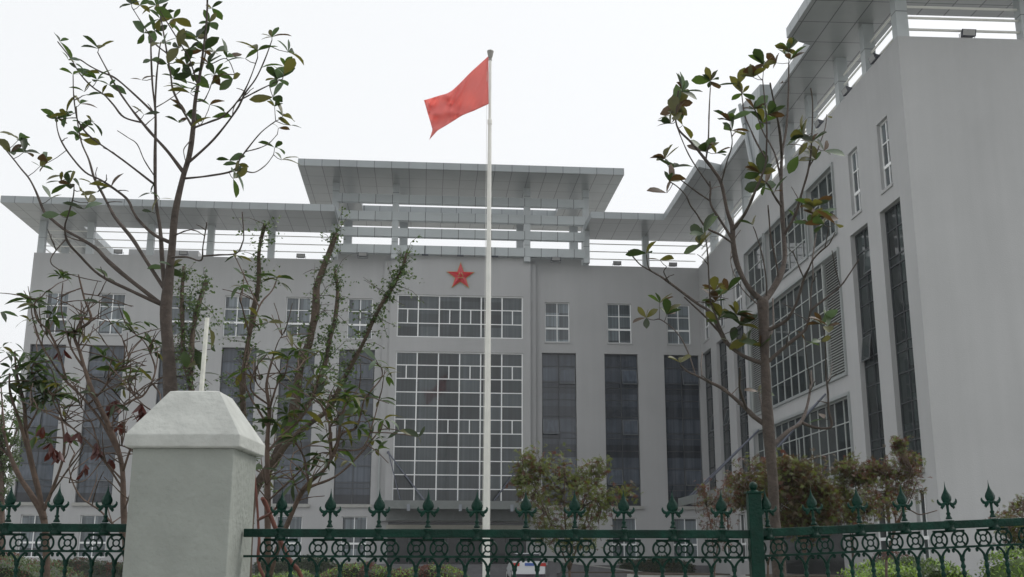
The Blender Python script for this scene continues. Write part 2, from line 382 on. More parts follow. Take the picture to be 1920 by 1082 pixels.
# ================================================================== WING (its own frame: x into the wing, y along it)
WA = math.atan(.91/34)
wing = empty('wing', (17.29, -34, 0), (0, 0, -WA)); wing.parent = bld     # near corner at world (17.29, 36)
wing.name = 'side_wing'
Z0 = (0, 0, 0)
def WT(x, y): return (17.29 + x*math.cos(WA)+y*math.sin(WA), 36 - x*math.sin(WA)+y*math.cos(WA))
PW = lambda u, z, d: (d, u, z)
near = [(1.02, 2.98), (4.25, 6.2)]; far = [(23.35, 25.8), (27.4, 29.9), (31.4, 34.0)]
w5w = [(1.55, 2.6), (4.75, 5.8), (23.4, 25.3), (27.6, 29.3), (31.6, 33.3)]
wg = [(a, c, 4.42, 14.3) for a, c in near+far] + [(a, c, 15.02, 17.75) for a, c in w5w]
big5 = [(7.65, 11.15), (11.6, 18.1), (18.55, 22.3)]
wg += [(a, c, 14.95, 17.95) for a, c in big5] + [(7.65, 22.4, 8.82, 14.1), (7.6, 22.1, 4.72, 7.85)]
wgr = [(1.0, 1.9), (4.3, 5.9), (25, 26.6), (28.5, 30)]
wg += [(a, c, 1.1, 3.68) for a, c in wgr] + [(9.5, 20, .5, 3.5)]
b = MB(); b.holed(PW, 0, 34.6, 0, ZP, wg, .3)
b.quad((0, 0, 0), (14, 0, 0), (14, 0, ZP), (0, 0, ZP)); b.quad((14, 0, 0), (14, 46, 0), (14, 46, ZP), (14, 0, ZP))
b.quad((0, 0, ZP), (0, 34.3, ZP), (.35, 34.3, ZP), (.35, .35, ZP)); b.quad((0, 0, ZP), (.35, .35, ZP), (13.65, .35, ZP), (14, 0, ZP))
b.quad((.35, .35, ZP), (.35, 34.3, ZP), (.35, 34.3, 19.3), (.35, .35, 19.3)); b.quad((.35, .35, ZP), (.35, .35, 19.3), (13.65, .35, 19.3), (13.65, .35, ZP))
b.quad((.35, .35, 19.3), (.35, 34.3, 19.3), (13.9, 34.3, 19.3), (13.9, .35, 19.3))
b.build('wing_wall', 'plaster', wing)
for a, c in w5w:
    fo = small_window(a, c, 15.02, 17.75, PW, wing, ([(a+c)/2], [16.9]), heavy=15.95, off=Z0, glass='window_glass')
    b = MB(); b.box(-.05, .12, a-.04, c+.04, 14.9, 15.017); b.build('sill', 'plaster', fo)
for a, c in wgr: small_window(a, c, 1.1, 3.68, PW, wing, ([(a+c)/2], []), heavy=2.0, off=Z0, glass='wing_glass')
for i, (a, c) in enumerate(near+far):
    fo = strip_window(a, c, 4.42, 14.3, PW, wing, off=Z0, seed=i+40, glass='wing_glass', open_=(i != 0))
    b = MB(); b.box(-.14, .28, a-.12, c+.12, 4.2, 4.418); b.build('ledge', 'stone_light', fo)
for k, (a, c) in enumerate(big5):
    n_ = max(2, round((c-a)/1.12)); us = [a+(c-a)*i/n_ for i in range(1, n_)]
    small_window(a, c, 14.95, 17.95, PW, wing, (us, [15.95, 16.95]), wid=.055, frame='louvre', off=Z0, glass='wing_glass', d=.12, name='curtain_wall')
u0, u1 = 9.95, 20.2
us = [u0+(u1-u0)*i/9 for i in range(1, 9)]; zs = [8.82+5.28*i/5 for i in range(1, 5)]
small_window(u0, u1, 8.82, 14.1, PW, wing, (us, zs), wid=.055, frame='louvre', off=Z0, glass='wing_glass', d=.12, name='curtain_wall')
us = [7.6+14.5*i/13 for i in range(1, 13)]
small_window(7.6, 22.1, 4.72, 7.85, PW, wing, (us, [5.75, 6.82], [], [(8.15, 5.75, 6.82), (15.0, 5.75, 6.82)]), wid=.055, frame='louvre', off=Z0, glass='wing_glass', d=.12, name='curtain_wall')
for a, c in ((7.65, 9.93), (20.22, 22.4)):
    b = MB()
    n_ = 44
    for i in range(n_):
        z = 8.86+(14.06-8.86)*i/n_
        b.add([(.02, a, z), (.02, c, z), (.14, c, z+.10), (.14, a, z+.10), (.03, a, z-.018), (.03, c, z-.018), (.15, c, z+.082), (.15, a, z+.082)], [(0, 1, 2, 3), (4, 7, 6, 5), (0, 4, 5, 1), (3, 2, 6, 7), (0, 3, 7, 4), (1, 5, 6, 2)])
    b.box(.0, .16, a-.02, a+.05, 8.82, 14.1); b.box(.0, .16, c-.05, c+.02, 8.82, 14.1)
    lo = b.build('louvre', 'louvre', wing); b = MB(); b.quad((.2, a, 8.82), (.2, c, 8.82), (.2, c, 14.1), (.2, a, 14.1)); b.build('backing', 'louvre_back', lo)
# surrounds that stand out round the glazed bays
b = MB()
for (a, c, z0, z1) in [(7.65, 22.4, 8.82, 14.1), (7.6, 22.1, 4.72, 7.85)] + [(a, c, 14.95, 17.95) for a, c in big5]:
    t = .09; pr = -.09
    b.box(pr, .0-.003, a-t, c+t, z1, z1+.13); b.box(pr, -.003, a-t, c+t, z0-.13, z0); b.box(pr, -.003, a-t, a, z0, z1); b.box(pr, -.003, c, c+t, z0, z1)
b.build('bay_surround', 'grey_frame', wing)
b = MB(); b.quad((.35, 9.5, .5), (.35, 20, .5), (.35, 20, 3.5), (.35, 9.5, 3.5)); b.build('entrance_glass', 'door_dark', wing)
# wing canopy over its door
b = MB(); b.box(-4.3, -.02, 8.3, 21.6, 4.05, 4.14); b.box(-4.42, -4.3, 8.2, 21.7, 3.9, 4.3); wc = b.build('wing_canopy', 'canopy_plate', wing)
b = MB()
for y in (9.4, 11.2, 13, 14.8, 16.6, 18.4, 20.4):
    b.tube([(-.05, y, 3.9), (-2.4, y, 3.85), (-4.3, y, 4.0)], [.09, .07, .03], 6)
    for x in (-3.6, -2.2, -.9): b.tube([(x-.25, y-.2, 4.03), (x, y, 3.93), (x+.25, y+.2, 4.03)], .035, 5)
b.build('bracket', 'rail', wc)
for y in (10.4, 20.97):
    for k in (0, 1):
        b = MB(); b.tube([(-.02, y, 8.3 if y < 15 else 7.95), (-3.9, y-.25+k*1.1, 4.3)], .045, 8); b.build('tie_rod', 'rod_dark', wc)
# wing + right lower roof, one outline
world_poly = [(10.33, 66.25), WT(-3.05, 30.33)] ; world_poly[1] = (WT(-3.0, 30.2)[0], 66.25)
for p in [(-2.95, 20.2), (-1.5, 20.95), (-1.5, 5.2), (-2.68, 4.62), (-2.68, -2.6), (16, -2.6), (16, 2.35), (1.25, 2.35), (1.25, 35.0)]: world_poly.append(WT(*p))
world_poly += [(WT(1.25, 35.0)[0], 71.1), (10.33, 71.1)]
world_poly = [p for i, p in enumerate(world_poly) if i != len(world_poly)-3]
loc = []
for X, Y in world_poly:
    dx, dy = X-17.29, Y-36; loc.append((dx*math.cos(WA)-dy*math.sin(WA), dx*math.sin(WA)+dy*math.cos(WA)))
b = MB(); b.prism(loc, ZS, ZT, side=side_m); rc = b.build('roof_canopy', ['soffit', 'panel', 'panel_side'], wing)
for y in (0.02, 3.2, 6.3, 10.3, 13.8, 17.9, 22.0, 26.0, 30.0): column(.02, y, 20.1, ZS, .45, .45, wing, Z0)
for x in (4.85, 9.6): column(x, .02, 20.1, ZS, .45, .45, wing, Z0)
for z in (20.68, 21.16, 21.62):
    for pa, pb_ in (((.3, .3, z), (.3, 34, z)), ((.3, .25, z), (13.5, .25, z))):
        b = MB(); b.tube([pa, pb_], .05, 6); b.build('roof_rail', 'rail', wing)
b = MB()
fin = [(11.35, 23.4), (14.6, 23.75), (12.95, 19.7), (12.3, 19.7)]
vs = [(x, y, z) for x in (-1.90, -1.35) for y, z in fin]
b.add(vs, [(0, 1, 2, 3), (7, 6, 5, 4), (0, 4, 5, 1), (1, 5, 6, 2), (2, 6, 7, 3), (3, 7, 4, 0)]); b.tube([(-1.98, 14.65, 23.75), (-1.98, 13.0, 19.7)], .12, 8); b.build('roof_fin', 'panel_side', wing)
b = MB(); b.tube([(-.12, 34.35, .3), (-.12, 34.35, 14.4)], .11, 8); b.build('downpipe', 'louvre', wing)

# ------------------------------------------------------------------ star emblem
st = empty('star_emblem', (2.1, BF-.02, 19.15)); tag(st, 'red five pointed star with gold rim and gold characters high on the central bay', 'emblem')
def star_pts(r, ri=.40): return [((r if i % 2 == 0 else r*ri)*math.sin(i*math.pi/5), (r if i % 2 == 0 else r*ri)*math.cos(i*math.pi/5)) for i in range(10)]
def star_mesh(r, y0, y1, peak):
    b = MB(); P_ = star_pts(r); vs = [(x, y1, z) for x, z in P_]+[(x, y0, z) for x, z in P_]+[(0, y1-peak, 0)]
    b.add(vs, [(i, (i+1) % 10, 20) for i in range(10)]+[(i, i+10, (i+1) % 10+10, (i+1) % 10) for i in range(10)]); return b
star_mesh(.98, 0, -.06, .0).build('rim', 'gold', st); star_mesh(.90, -.06, -.09, .16).build('star', 'star_red', st)
b = MB()
for pts in ([(-.06, .20), (-.09, .10), (-.17, -.02)], [(.05, .20), (.09, .10), (.17, -.02)], [(-.19, -.15), (.19, -.15)]):
    b.tube([(x, -.27, z) for x, z in pts], .022, 6)
b.build('characters', 'gold', st)
# ------------------------------------------------------------------ flood lamps
def flood(loc, rz, label, s_=1.0):
    e = empty('flood_lamp', loc, (0, 0, rz)); tag(e, label, 'floodlight', 'floodlights on the roof edge')
    b = MB(); b.add([(-.28*s_, -.12, .10), (.28*s_, -.12, .10), (.28*s_, -.2, .34), (-.28*s_, -.2, .34), (-.2*s_, .14, .12), (.2*s_, .14, .12), (.2*s_, .10, .30), (-.2*s_, .10, .30)],
      [(0, 1, 2, 3), (5, 4, 7, 6), (0, 4, 5, 1), (3, 2, 6, 7), (0, 3, 7, 4), (1, 5, 6, 2)]); b.build('housing', 'lamp_black', e)
    b = MB(); b.tube([(-.3*s_, 0, .22), (-.3*s_, .02, 0), (.3*s_, .02, 0), (.3*s_, 0, .22)], .015, 5); b.build('bracket', 'lamp_black', e)
    b = MB(); b.quad((-.24*s_, -.135, .12), (.24*s_, -.135, .12), (.24*s_, -.207, .32), (-.24*s_, -.207, .32)); b.build('lens', 'lamp_glass', e)
for px_, lab in ((223, 'floodlight on the parapet just right of the second roof column from the left end'), (345, 'floodlight on the parapet behind the trunk of the left magnolia'),
                 (565, 'floodlight on the left parapet nearest the raised centre roof'), (1156, 'floodlight on the right parapet nearest the raised centre roof'), (1260, 'floodlight on the parapet in the corner where the wing joins')):
    p = atY(px_, 470, 70.15); flood((p.x, 70.15, ZP), 0, lab)
for px_, lab in ((680, 'dark floodlight hung under the pergola left of the star'), (1042, 'dark floodlight hung under the pergola right of the flagpole')):
    p = atY(px_, 480, 68.85); flood((p.x, 68.85, 20.1), 0, lab, 1.1)
for px_, lab in ((797, 'small lamp arm on the bay top left of the star'), (863, 'small lamp arm on the bay top directly above the star'), (928, 'small lamp arm on the bay top behind the flagpole')):
    p = atY(px_, 476, 69.0); e = empty('lamp_arm', (p.x, 69.0, 20.45)); tag(e, lab, 'lamp', 'lamp arms above the star')
    b = MB(); b.tube([(0, 0, .6), (0, -.12, .6), (0, -.12, .02)], .02, 5); b.build('arm', 'lamp_black', e); b = MB(); b.box(-.22, .22, -.2, -.06, -.06, .02); b.build('housing', 'lamp_black', e)
for y, lab in ((2.4, 'floodlight on the wing parapet between its first and second columns from the near corner'), (5.5, 'floodlight on the wing parapet between its second and third columns'), (9.1, 'floodlight on the wing parapet between its third and fourth columns')):
    X, Y = WT(.12, y); flood((X, Y, ZP), R_(-90), lab)
X, Y = WT(2.75, .15); flood((X, Y, ZP), 0, 'floodlight on the parapet of the blank end wall at the right')

# ------------------------------------------------------------------ steps, ramps, planters
pod = MB(); pod.prism([(-2.6, 64.2), (7.2, 64.2), (7.2, 69.9), (-2.6, 69.9)], 0, .8)
for i in range(5): pod.box(-2.3, 5.6, 62.5+.34*i, 64.2, .0 if i == 0 else .16*i-.003, .16*(i+1)-.003)
struct(pod.build('entrance_steps', 'stone_dark'))
for nm_s, xs in (('l', (-2.6, -3.1, -9.5)), ('r', (7.2, 7.7, 14.0))):
    a, c, e_ = xs; b = MB()
    b.add([(a, 64.2, 0), (e_, 64.2, 0), (a, 64.2, .8), (a, 68.2, 0), (e_, 68.2, 0), (a, 68.2, .8)], [(0, 1, 2), (3, 5, 4), (0, 2, 5, 3), (1, 4, 5, 2), (0, 3, 4, 1)])
    struct(b.build('driveway_ramp', 'paving'))
    e = empty('ramp_wall', (a, 64.1, 0)); tag(e, 'low dark sloping side wall of the driveway ramp, '+('left of the steps' if nm_s == 'l' else 'right of the white car'), 'wall')
    b = MB(); b.add([(0, 0, 0), (e_-a, 0, 0), (e_-a, 0, .22), (0, 0, 1.05), (0, -.2, 0), (e_-a, -.2, 0), (e_-a, -.2, .22), (0, -.2, 1.05)], [(0, 1, 2, 3), (4, 7, 6, 5), (0, 3, 7, 4), (1, 5, 6, 2), (0, 4, 5, 1)]); b.build('wall', 'stone_dark', e)
    b = MB(); b.add([(0, .03, 1.05), (e_-a, .03, .22), (e_-a, .03, .29), (0, .03, 1.12), (0, -.23, 1.05), (e_-a, -.23, .22), (e_-a, -.23, .29), (0, -.23, 1.12)], [(0, 1, 2, 3), (4, 7, 6, 5), (0, 3, 7, 4), (1, 5, 6, 2), (0, 4, 5, 1), (3, 2, 6, 7)]); b.build('coping', 'stone_light', e)
def planter(x0, x1, y0, y1, h, lab, m_='stone_light'):
    e = empty('planter', ((x0+x1)/2, (y0+y1)/2, 0)); tag(e, lab, 'planter'); hx, hy = (x1-x0)/2, (y1-y0)/2
    b = MB(); n = 24; cor = .5*min(hx, hy)
    P_ = []
    for (sx, sy_, a0) in ((1, 1, 0), (-1, 1, 90), (-1, -1, 180), (1, -1, 270)):
        for k in range(7): t = R_(a0+15*k); P_.append((sx*(hx-cor)+cor*math.cos(t), sy_*(hy-cor)+cor*math.sin(t)))
    b.prism(P_, 0, h); b.build('kerb', m_, e)
    b = MB(); b.prism([(x*.93, y*.93) for x, y in P_], h, h+.05); b.build('soil', 'soil', e)
    return e
planter(9.2, 13.5, 47, 51, .55, 'rounded pale stone planter on the forecourt left of the green fence post')
planter(12.6, 16.6, 40.5, 44.5, .6, 'rounded pale stone planter close in front of the wing')
planter(7.2, 12.3, 58.5, 60.3, .45, 'long low grey planter kerb in front of the right windows', 'stone_dark')

# ------------------------------------------------------------------ flagpole and flag
FV = 35.0
pb = atv(912.5, 1082, FV); pt = atv(918.5, 96, FV)
base = uv((pb.dot(RT0)+pt.dot(RT0))/2, FV)
fp = empty('flagpole', base); tag(fp, 'tall white tapered steel flagpole with a flared cap standing in the forecourt', 'flagpole')
H_ = pt.z
b = MB(); b.lathe([(.118, 0), (.108, 4), (.09, 9), (.062, 15.75), (.062, 15.76)], n=20); b.lathe([(.066, 15.75), (.078, 15.77), (.078, 15.93), (.06, 15.95)], n=20); b.lathe([(.05, 15.9), (.046, H_-.35)], n=20); b.build('shaft', 'pole_white', fp, smooth=False)
b = MB(); b.lathe([(.05, H_-.36), (.065, H_-.34), (.05, H_-.30), (.08, H_-.2), (.118, H_-.02), (.11, H_+.01), (.02, H_+.05)], n=20); b.build('cap', 'grey_cap', fp)
b = MB(); b.lathe([(.7, 0), (.7, .25), (.45, .25), (.45, .4), (.2, .4)], n=8); b.build('footing', 'stone_light', fp)
b = MB(); b.tube([(-.13, 0, 1.2), (-.105, 0, H_-.5)], .008, 4); b.build('halyard', 'rail', fp)
def spl(pts, t):
    x = t*(len(pts)-1); i = min(int(x), len(pts)-2); f = x-i
    p0, p1, p2, p3 = [Vector(pts[max(0, min(len(pts)-1, j))]) for j in (i-1, i, i+1, i+2)]
    return .5*((2*p1)+(p2-p0)*f+(2*p0-5*p1+4*p2-p3)*f*f+(3*p1-p0-3*p2+p3)*f**3)
top = [(916, 105, 0), (882, 136, 0), (847, 170, 0), (821, 180, 0), (795, 188, 0)]
bot = [(916, 195, 0), (890, 207, 0), (868, 216, 0), (845, 230, 0), (813, 249, 0)]
nu, nv_ = 40, 22; vs = []
for i in range(nu+1):
    s_ = i/nu; a, c = spl(top, s_), spl(bot, s_)
    for j in range(nv_+1):
        t = j/nv_; p = a.lerp(c, t)
        if s_ > .92 and t > .9: p = p + Vector((-8, 13, 0))*((s_-.92)/.08*(t-.9)/.1)
        bulge = (4*t*(1-t))*(-1.5)*math.sin(s_*3)
        p.x += bulge*1.2
        dv = .10*s_**.4*math.sin(21*s_-13*t)*(1-.5*t)+.07*s_**.5*math.sin(34*s_-17*t+1.3)+.32*s_*math.sin(7.5*s_-2.6*t+.5)+.13*math.sin(15*s_*(.4+.6*t)+4*t)*s_**.5+.05*math.sin(28*s_+9*t)*s_
        vs.append(atv(p.x, p.y, FV-.02+dv-.2*s_)-base)
f = MB(); f.add(vs, [(i*(nv_+1)+j, (i+1)*(nv_+1)+j, (i+1)*(nv_+1)+j+1, i*(nv_+1)+j+1) for i in range(nu) for j in range(nv_)])
fo = f.build('flag', 'flag_red', None, smooth=True); fo.location = base
tag(fo, 'plain red flag blowing to the left from the top of the flagpole', 'flag')
md = fo.modifiers.new('thickness', 'SOLIDIFY'); md.thickness = .004

# ------------------------------------------------------------------ gate pillar, pipe
pc = uv(-1.57, 5.48); RZ = -YAW
pl = empty('gate_pillar', pc, (0, 0, RZ)); tag(pl, 'pale grey rendered square pillar with a bevelled cap between two fence sections', 'pillar')
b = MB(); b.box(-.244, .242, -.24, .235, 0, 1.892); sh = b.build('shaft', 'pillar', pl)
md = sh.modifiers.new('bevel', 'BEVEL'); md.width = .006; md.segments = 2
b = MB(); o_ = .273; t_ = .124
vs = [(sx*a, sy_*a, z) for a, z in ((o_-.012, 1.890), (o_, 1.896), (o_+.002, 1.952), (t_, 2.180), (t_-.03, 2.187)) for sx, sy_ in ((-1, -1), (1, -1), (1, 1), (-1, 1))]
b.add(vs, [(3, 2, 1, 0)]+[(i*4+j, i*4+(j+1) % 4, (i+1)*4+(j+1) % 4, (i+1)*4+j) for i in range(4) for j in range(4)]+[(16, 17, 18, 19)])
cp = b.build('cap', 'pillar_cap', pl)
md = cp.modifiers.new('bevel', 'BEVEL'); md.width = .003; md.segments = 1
p0 = atv(377, 740, 6.3); p1 = atv(388.5, 596, 6.3); dr = (p1-p0); bs = p0 - dr*(p0.z/dr.z)
pp = MB(); pp.tube([p - bs for p in (bs, p0, p1)], [.0135, .0135, .0125], 10); po = pp.build('pipe', 'pipe_white', None); po.location = bs
tag(po, 'thin off white plastic pipe standing upright just behind the pillar', 'pipe')

# ------------------------------------------------------------------ iron fence
# local frame: x along, y away, z up; finial at x = 0, z measured from the ground
def finial_mesh():
    b = MB(); n = 14
    prof = [(.0008, 1.716), (.0015, 1.704), (.0035, 1.69), (.007, 1.676), (.0145, 1.662), (.0235, 1.648), (.0285, 1.635), (.0275, 1.624), (.021, 1.612), (.008, 1.605)]
    # leaf-shaped spear: diamond section
    vs = [(r*c, r*.42*s_, z) for r, z in prof for c, s_ in ((1, 0), (.45, .75), (0, 1), (-.45, .75), (-1, 0), (-.45, -.75), (0, -1.15), (.45, -.75))]
    k = len(prof); b.add(vs, [(i*8+j, i*8+(j+1) % 8, (i+1)*8+(j+1) % 8, (i+1)*8+j) for i in range(k-1) for j in range(8)])
    b.lathe([(.0085, 1.612), (.0075, 1.60), (.0065, 1.575), (.0065, 1.562), (.011, 1.558), (.011, 1.552), (.0075, 1.548), (.012, 1.538), (.016, 1.532), (.016, 1.528), (.012, 1.526)], n=12)
    for sg in (1, -1):
        b.tube([(sg*x, -.002, z) for x, z in ((.0, 1.600), (.010, 1.607), (.020, 1.604), (.030, 1.600), (.041, 1.604), (.049, 1.613), (.0505, 1.622), (.047, 1.628))], [.008, .008, .0075, .008, .0085, .0065, .0045, .002], 8)
        b.tube([(sg*x, -.003, z) for x, z in ((.018, 1.602), (.024, 1.594), (.031, 1.585), (.032, 1.577))], [.007, .008, .0065, .002], 7)
        b.tube([(sg*x, -.003, z) for x, z in ((.026, 1.594), (.034, 1.590), (.039, 1.582))], [.006, .005, .0015], 6)
    # socket gripping the rail
    b.lathe([(.022, 1.522), (.024, 1.520), (.024, 1.512), (.018, 1.508), (.018, 1.495), (.021, 1.482), (.027, 1.476), (.027, 1.468), (.02, 1.466)], n=16, sy=1.25)
    return b
def scroll_mesh():
    b = MB(); Y = .0
    b.box(-.083, .083, -.009, .009, 1.462, 1.473)
    for cx in (-.056, .056):
        zc = 1.427
        b.tube([(cx+.043*math.cos(t), Y, zc+.040*math.sin(t)) for t in [2*math.pi*i/24 for i in range(25)]], .0055, 8, cap=False)
        b.tube([(cx+.016*math.cos(t), Y, zc+.016*math.sin(t)) for t in [2*math.pi*i/14 for i in range(15)]], .0042, 8, cap=False)
        for a in (45, 135, 225, 315):
            c, s_ = math.cos(R_(a)), math.sin(R_(a)); bow = .006*(1 if a in (45, 225) else -1)
            b.tube([(cx+.016*c, Y, zc+.016*s_), (cx+.03*c, Y, zc+.028*s_), (cx+.041*c*.9, Y, zc+.041*s_)], [.0042, .005, .006], 7)
    return b
def baluster_mesh():
    b = MB()
    for sg in (1, -1):
        b.tube([(sg*x, 0, z) for x, z in ((.047, 1.364), (.047, 1.374), (.040, 1.379), (.030, 1.375), (.018, 1.364), (.009, 1.350), (.004, 1.334))], [.0025, .0055, .0065, .006, .006, .0065, .008], 8)
        b.sphere((sg*.043, 0, 1.368), .0075, 8, 6)
    z = 1.345; prof = [(.008, z)]
    for i in range(7):
        prof += [(.008, z-.006), (.0125, z-.014), (.0125, z-.022), (.008, z-.03)]; z -= .034
    prof += [(.0085, z-.01), (.0085, .34), (.013, .30), (.0085, .26), (.0085, .12)]
    b.lathe([(r, zz) for r, zz in prof][::-1], n=10)
    return b
FIN = finial_mesh(); SCR = scroll_mesh(); BAL = baluster_mesh()
first = {}
def inst(name, mb, parent, x, z=0, y=0, smooth=False):
    if name not in first: first[name] = mb.build(name, 'fence_green', parent, smooth=True); o = first[name]; 
    else: o = first[name].copy(); col.objects.link(o); o.parent = parent
    o.location = (x, y, z); return o
def fence(base, rz, tilt, x0, x1, fins, label, dz=0):
    e = empty('iron_fence', base, (0, tilt, rz)); tag(e, label, 'fence', 'green iron fence sections')
    b = MB(); b.box(x0, x1, -.018, .018, 1.479+dz, 1.519+dz); o = b.build('top_rail', 'fence_green', e); md = o.modifiers.new('bevel', 'BEVEL'); md.width = .004; md.segments = 2
    b = MB(); b.box(x0, x1, .008, .034, 1.382+dz, 1.393+dz); b.build('middle_rail', 'fence_green', e)
    b = MB(); b.box(x0, x1, .005, .035, .16, .2); b.build('bottom_rail', 'fence_green', e)
    for x in fins:
        inst('finial', FIN, e, x, dz)
        if x-.08 > x0-.05: inst('scroll_panel', SCR, e, x, dz, .021)
        for s_ in (-.056, .056):
            if x0 < x+s_ < x1: inst('baluster', BAL, e, x+s_, dz, .021)
    return e
fence(uv(0, 5.5), RZ, 0, -1.318, 1.175, [-1.140+.2424*i for i in range(10)], 'long green iron fence section between the pale pillar and the green post')
fence(uv(0, 5.5), RZ, 0, -3.1, -1.825, [-2.49+.2405*i for i in range(-2, 3)], 'short green iron fence section at the left of the pale pillar', .022)
fence(uv(1.205, 5.5), RZ+R_(8), R_(-2.6), .033, 2.6, [.135+.241*i for i in range(10)], 'green iron fence section running from the green post to the right edge', .004)
fpst = empty('fence_post', uv(1.205, 5.5), (0, 0, RZ)); tag(fpst, 'thick square green iron fence post topped with a ball', 'fence post')
b = MB(); b.box(-.033, .033, -.033, .033, 0, 1.700); o = b.build('shaft', 'fence_green', fpst); md = o.modifiers.new('bevel', 'BEVEL'); md.width = .006; md.segments = 3
b = MB(); b.box(-.041, .041, -.041, .041, 1.698, 1.706); b.lathe([(.03, 1.705), (.02, 1.712), (.012, 1.716)], n=16); b.build('cap', 'fence_green', fpst)
b = MB(); b.sphere((0, 0, 1.734), .0215, 20, 14); b.build('ball', 'fence_green', fpst, smooth=True)
kb = empty('fence_kerb', uv(0, 5.5), (0, 0, RZ)); tag(kb, 'low concrete kerb wall carrying the green fence', 'kerb')
b = MB(); b.box(-3.2, 1.2, -.12, .14, 0, .13); b.build('kerb', 'stone_light', kb)

# ------------------------------------------------------------------ white car
car = empty('car', (5.45, 57, 0)); tag(car, 'white saloon car parked tail on beside the entrance steps', 'car')
sec = [(-.0, .80, .32, 1.02), (.25, .86, .25, 1.06), (1.0, .88, .22, 1.08), (3.2, .88, .22, 1.0), (4.3, .85, .25, .92), (4.55, .74, .32, .72)]
b = MB(); vs = []
for y, hw, z0, z1 in sec: vs += [(-hw*.9, y, z0), (-hw, y, z0+.18), (-hw, y, z1-.25), (-hw*.86, y, z1), (hw*.86, y, z1), (hw, y, z1-.25), (hw, y, z0+.18), (hw*.9, y, z0)]
k = len(sec); b.add(vs, [(i*8+j, i*8+(j+1) % 8, (i+1)*8+(j+1) % 8, (i+1)*8+j) for i in range(k-1) for j in range(8)]+[tuple(range(8))[::-1], tuple(range((k-1)*8, k*8))])
bo = b.build('body', 'car_white', car); md = bo.modifiers.new('bevel', 'BEVEL'); md.width = .05; md.segments = 3
b = MB(); cab = [(.55, .74, 1.05), (1.25, .60, 1.43), (2.5, .60, 1.45), (3.3, .72, 1.02)]
vs = []
for y, hw, z in cab: vs += [(-hw, y, z), (hw, y, z)]
vs += [(-.74, .56, 1.03), (.74, .56, 1.03), (-.74, 3.3, 1.0), (.74, 3.3, 1.0)]
b.add(vs, [(0, 1, 3, 2), (4, 5, 7, 6), (0, 2, 4, 6), (1, 7, 5, 3)]); b.build('windows', 'car_glass', car)
b = MB(); b.prism([(-.6, 1.22), (.6, 1.22), (.6, 2.55), (-.6, 2.55)], 1.425, 1.465); b.build('roof', 'car_white', car)
for sg in (1, -1):
    b = MB(); b.add([(sg*.84, -.012, .98), (sg*.50, -.03, .98), (sg*.52, -.03, .82), (sg*.86, -.012, .80), (sg*.84, .05, .98), (sg*.50, .05, .98), (sg*.52, .05, .82), (sg*.86, .05, .80)], [(0, 1, 2, 3), (0, 4, 5, 1), (3, 2, 6, 7), (0, 3, 7, 4), (1, 5, 6, 2)]); b.build('tail_light', 'tail_red', car)
    for y in (.85, 3.7):
        b = MB(); b.tube([(sg*.66, y, .31), (sg*.88, y, .31)], .31, 20); wo = b.build('wheel', 'tyre', car); b = MB(); b.tube([(sg*.86, y, .31), (sg*.892, y, .31)], .19, 14); b.build('rim', 'pole_steel', wo)
b = MB(); b.box(-.24, .24, -.035, -.005, .83, .97); b.build('number_plate', 'plate_blue', car)
b = MB(); b.box(-.80, .80, -.06, .1, .27, .42); b.build('bumper', 'car_dark', car)

# ================================================================== PLANTS
LV = {}
def leaf(b, p, d, n, L, W, m=0, droop=.3, fold=.25, seg=4):
    d = d.normalized(); s_ = d.cross(n)
    if s_.length < 1e-4: s_ = d.orthogonal()
    s_.normalize(); n = s_.cross(d).normalized()
    prof = {3: [0.1, .9, .9, .0], 4: [.08, .72, 1, .86, .0], 5: [.06, .5, .86, 1, .86, .12], 2: [.05, 1, .0]}[seg]
    vs = []
    for i in range(seg+1):
        t = i/seg; c = p + d*(L*t) - n*(droop*L*t*t) ; h = W*.5*prof[i]
        vs += [c - s_*h + n*(fold*h), c, c + s_*h + n*(fold*h)]
    fs = []
    for i in range(seg): a = i*3; fs += [(a, a+1, a+4, a+3), (a+1, a+2, a+5, a+4)]
    b.cur = m; b.add(vs, fs); b.cur = 0
def rvec(r):
    while True:
        v = Vector((r.uniform(-1, 1), r.uniform(-1, 1), r.uniform(-1, 1)))
        if .1 < v.length < 1: return v.normalized()
def rosette(b, p, axis, r, n, L, W, mats, spread=.9, droop=.25, seg=4):
    a = axis.normalized(); o = a.orthogonal().normalized(); q = a.cross(o)
    for i in range(n):
        th = 2*math.pi*(i*.381966+r.uniform(-.06, .06)); k = spread*r.uniform(.55, 1.25)
        d = a*math.cos(k*1.2)+(o*math.cos(th)+q*math.sin(th))*math.sin(min(1.9, k*1.2))
        l = L*r.uniform(.5, 1.15)
        nn = a + rvec(r)*.5
        pt_ = p + d*(.02*l); b_m = r.choices(range(len(mats)), weights=mats)[0]
        leaf(b, pt_, d, nn, l, W*r.uniform(.8, 1.15)*l/L, b_m, droop*r.uniform(.2, 1.6), r.uniform(.1, .5), seg)
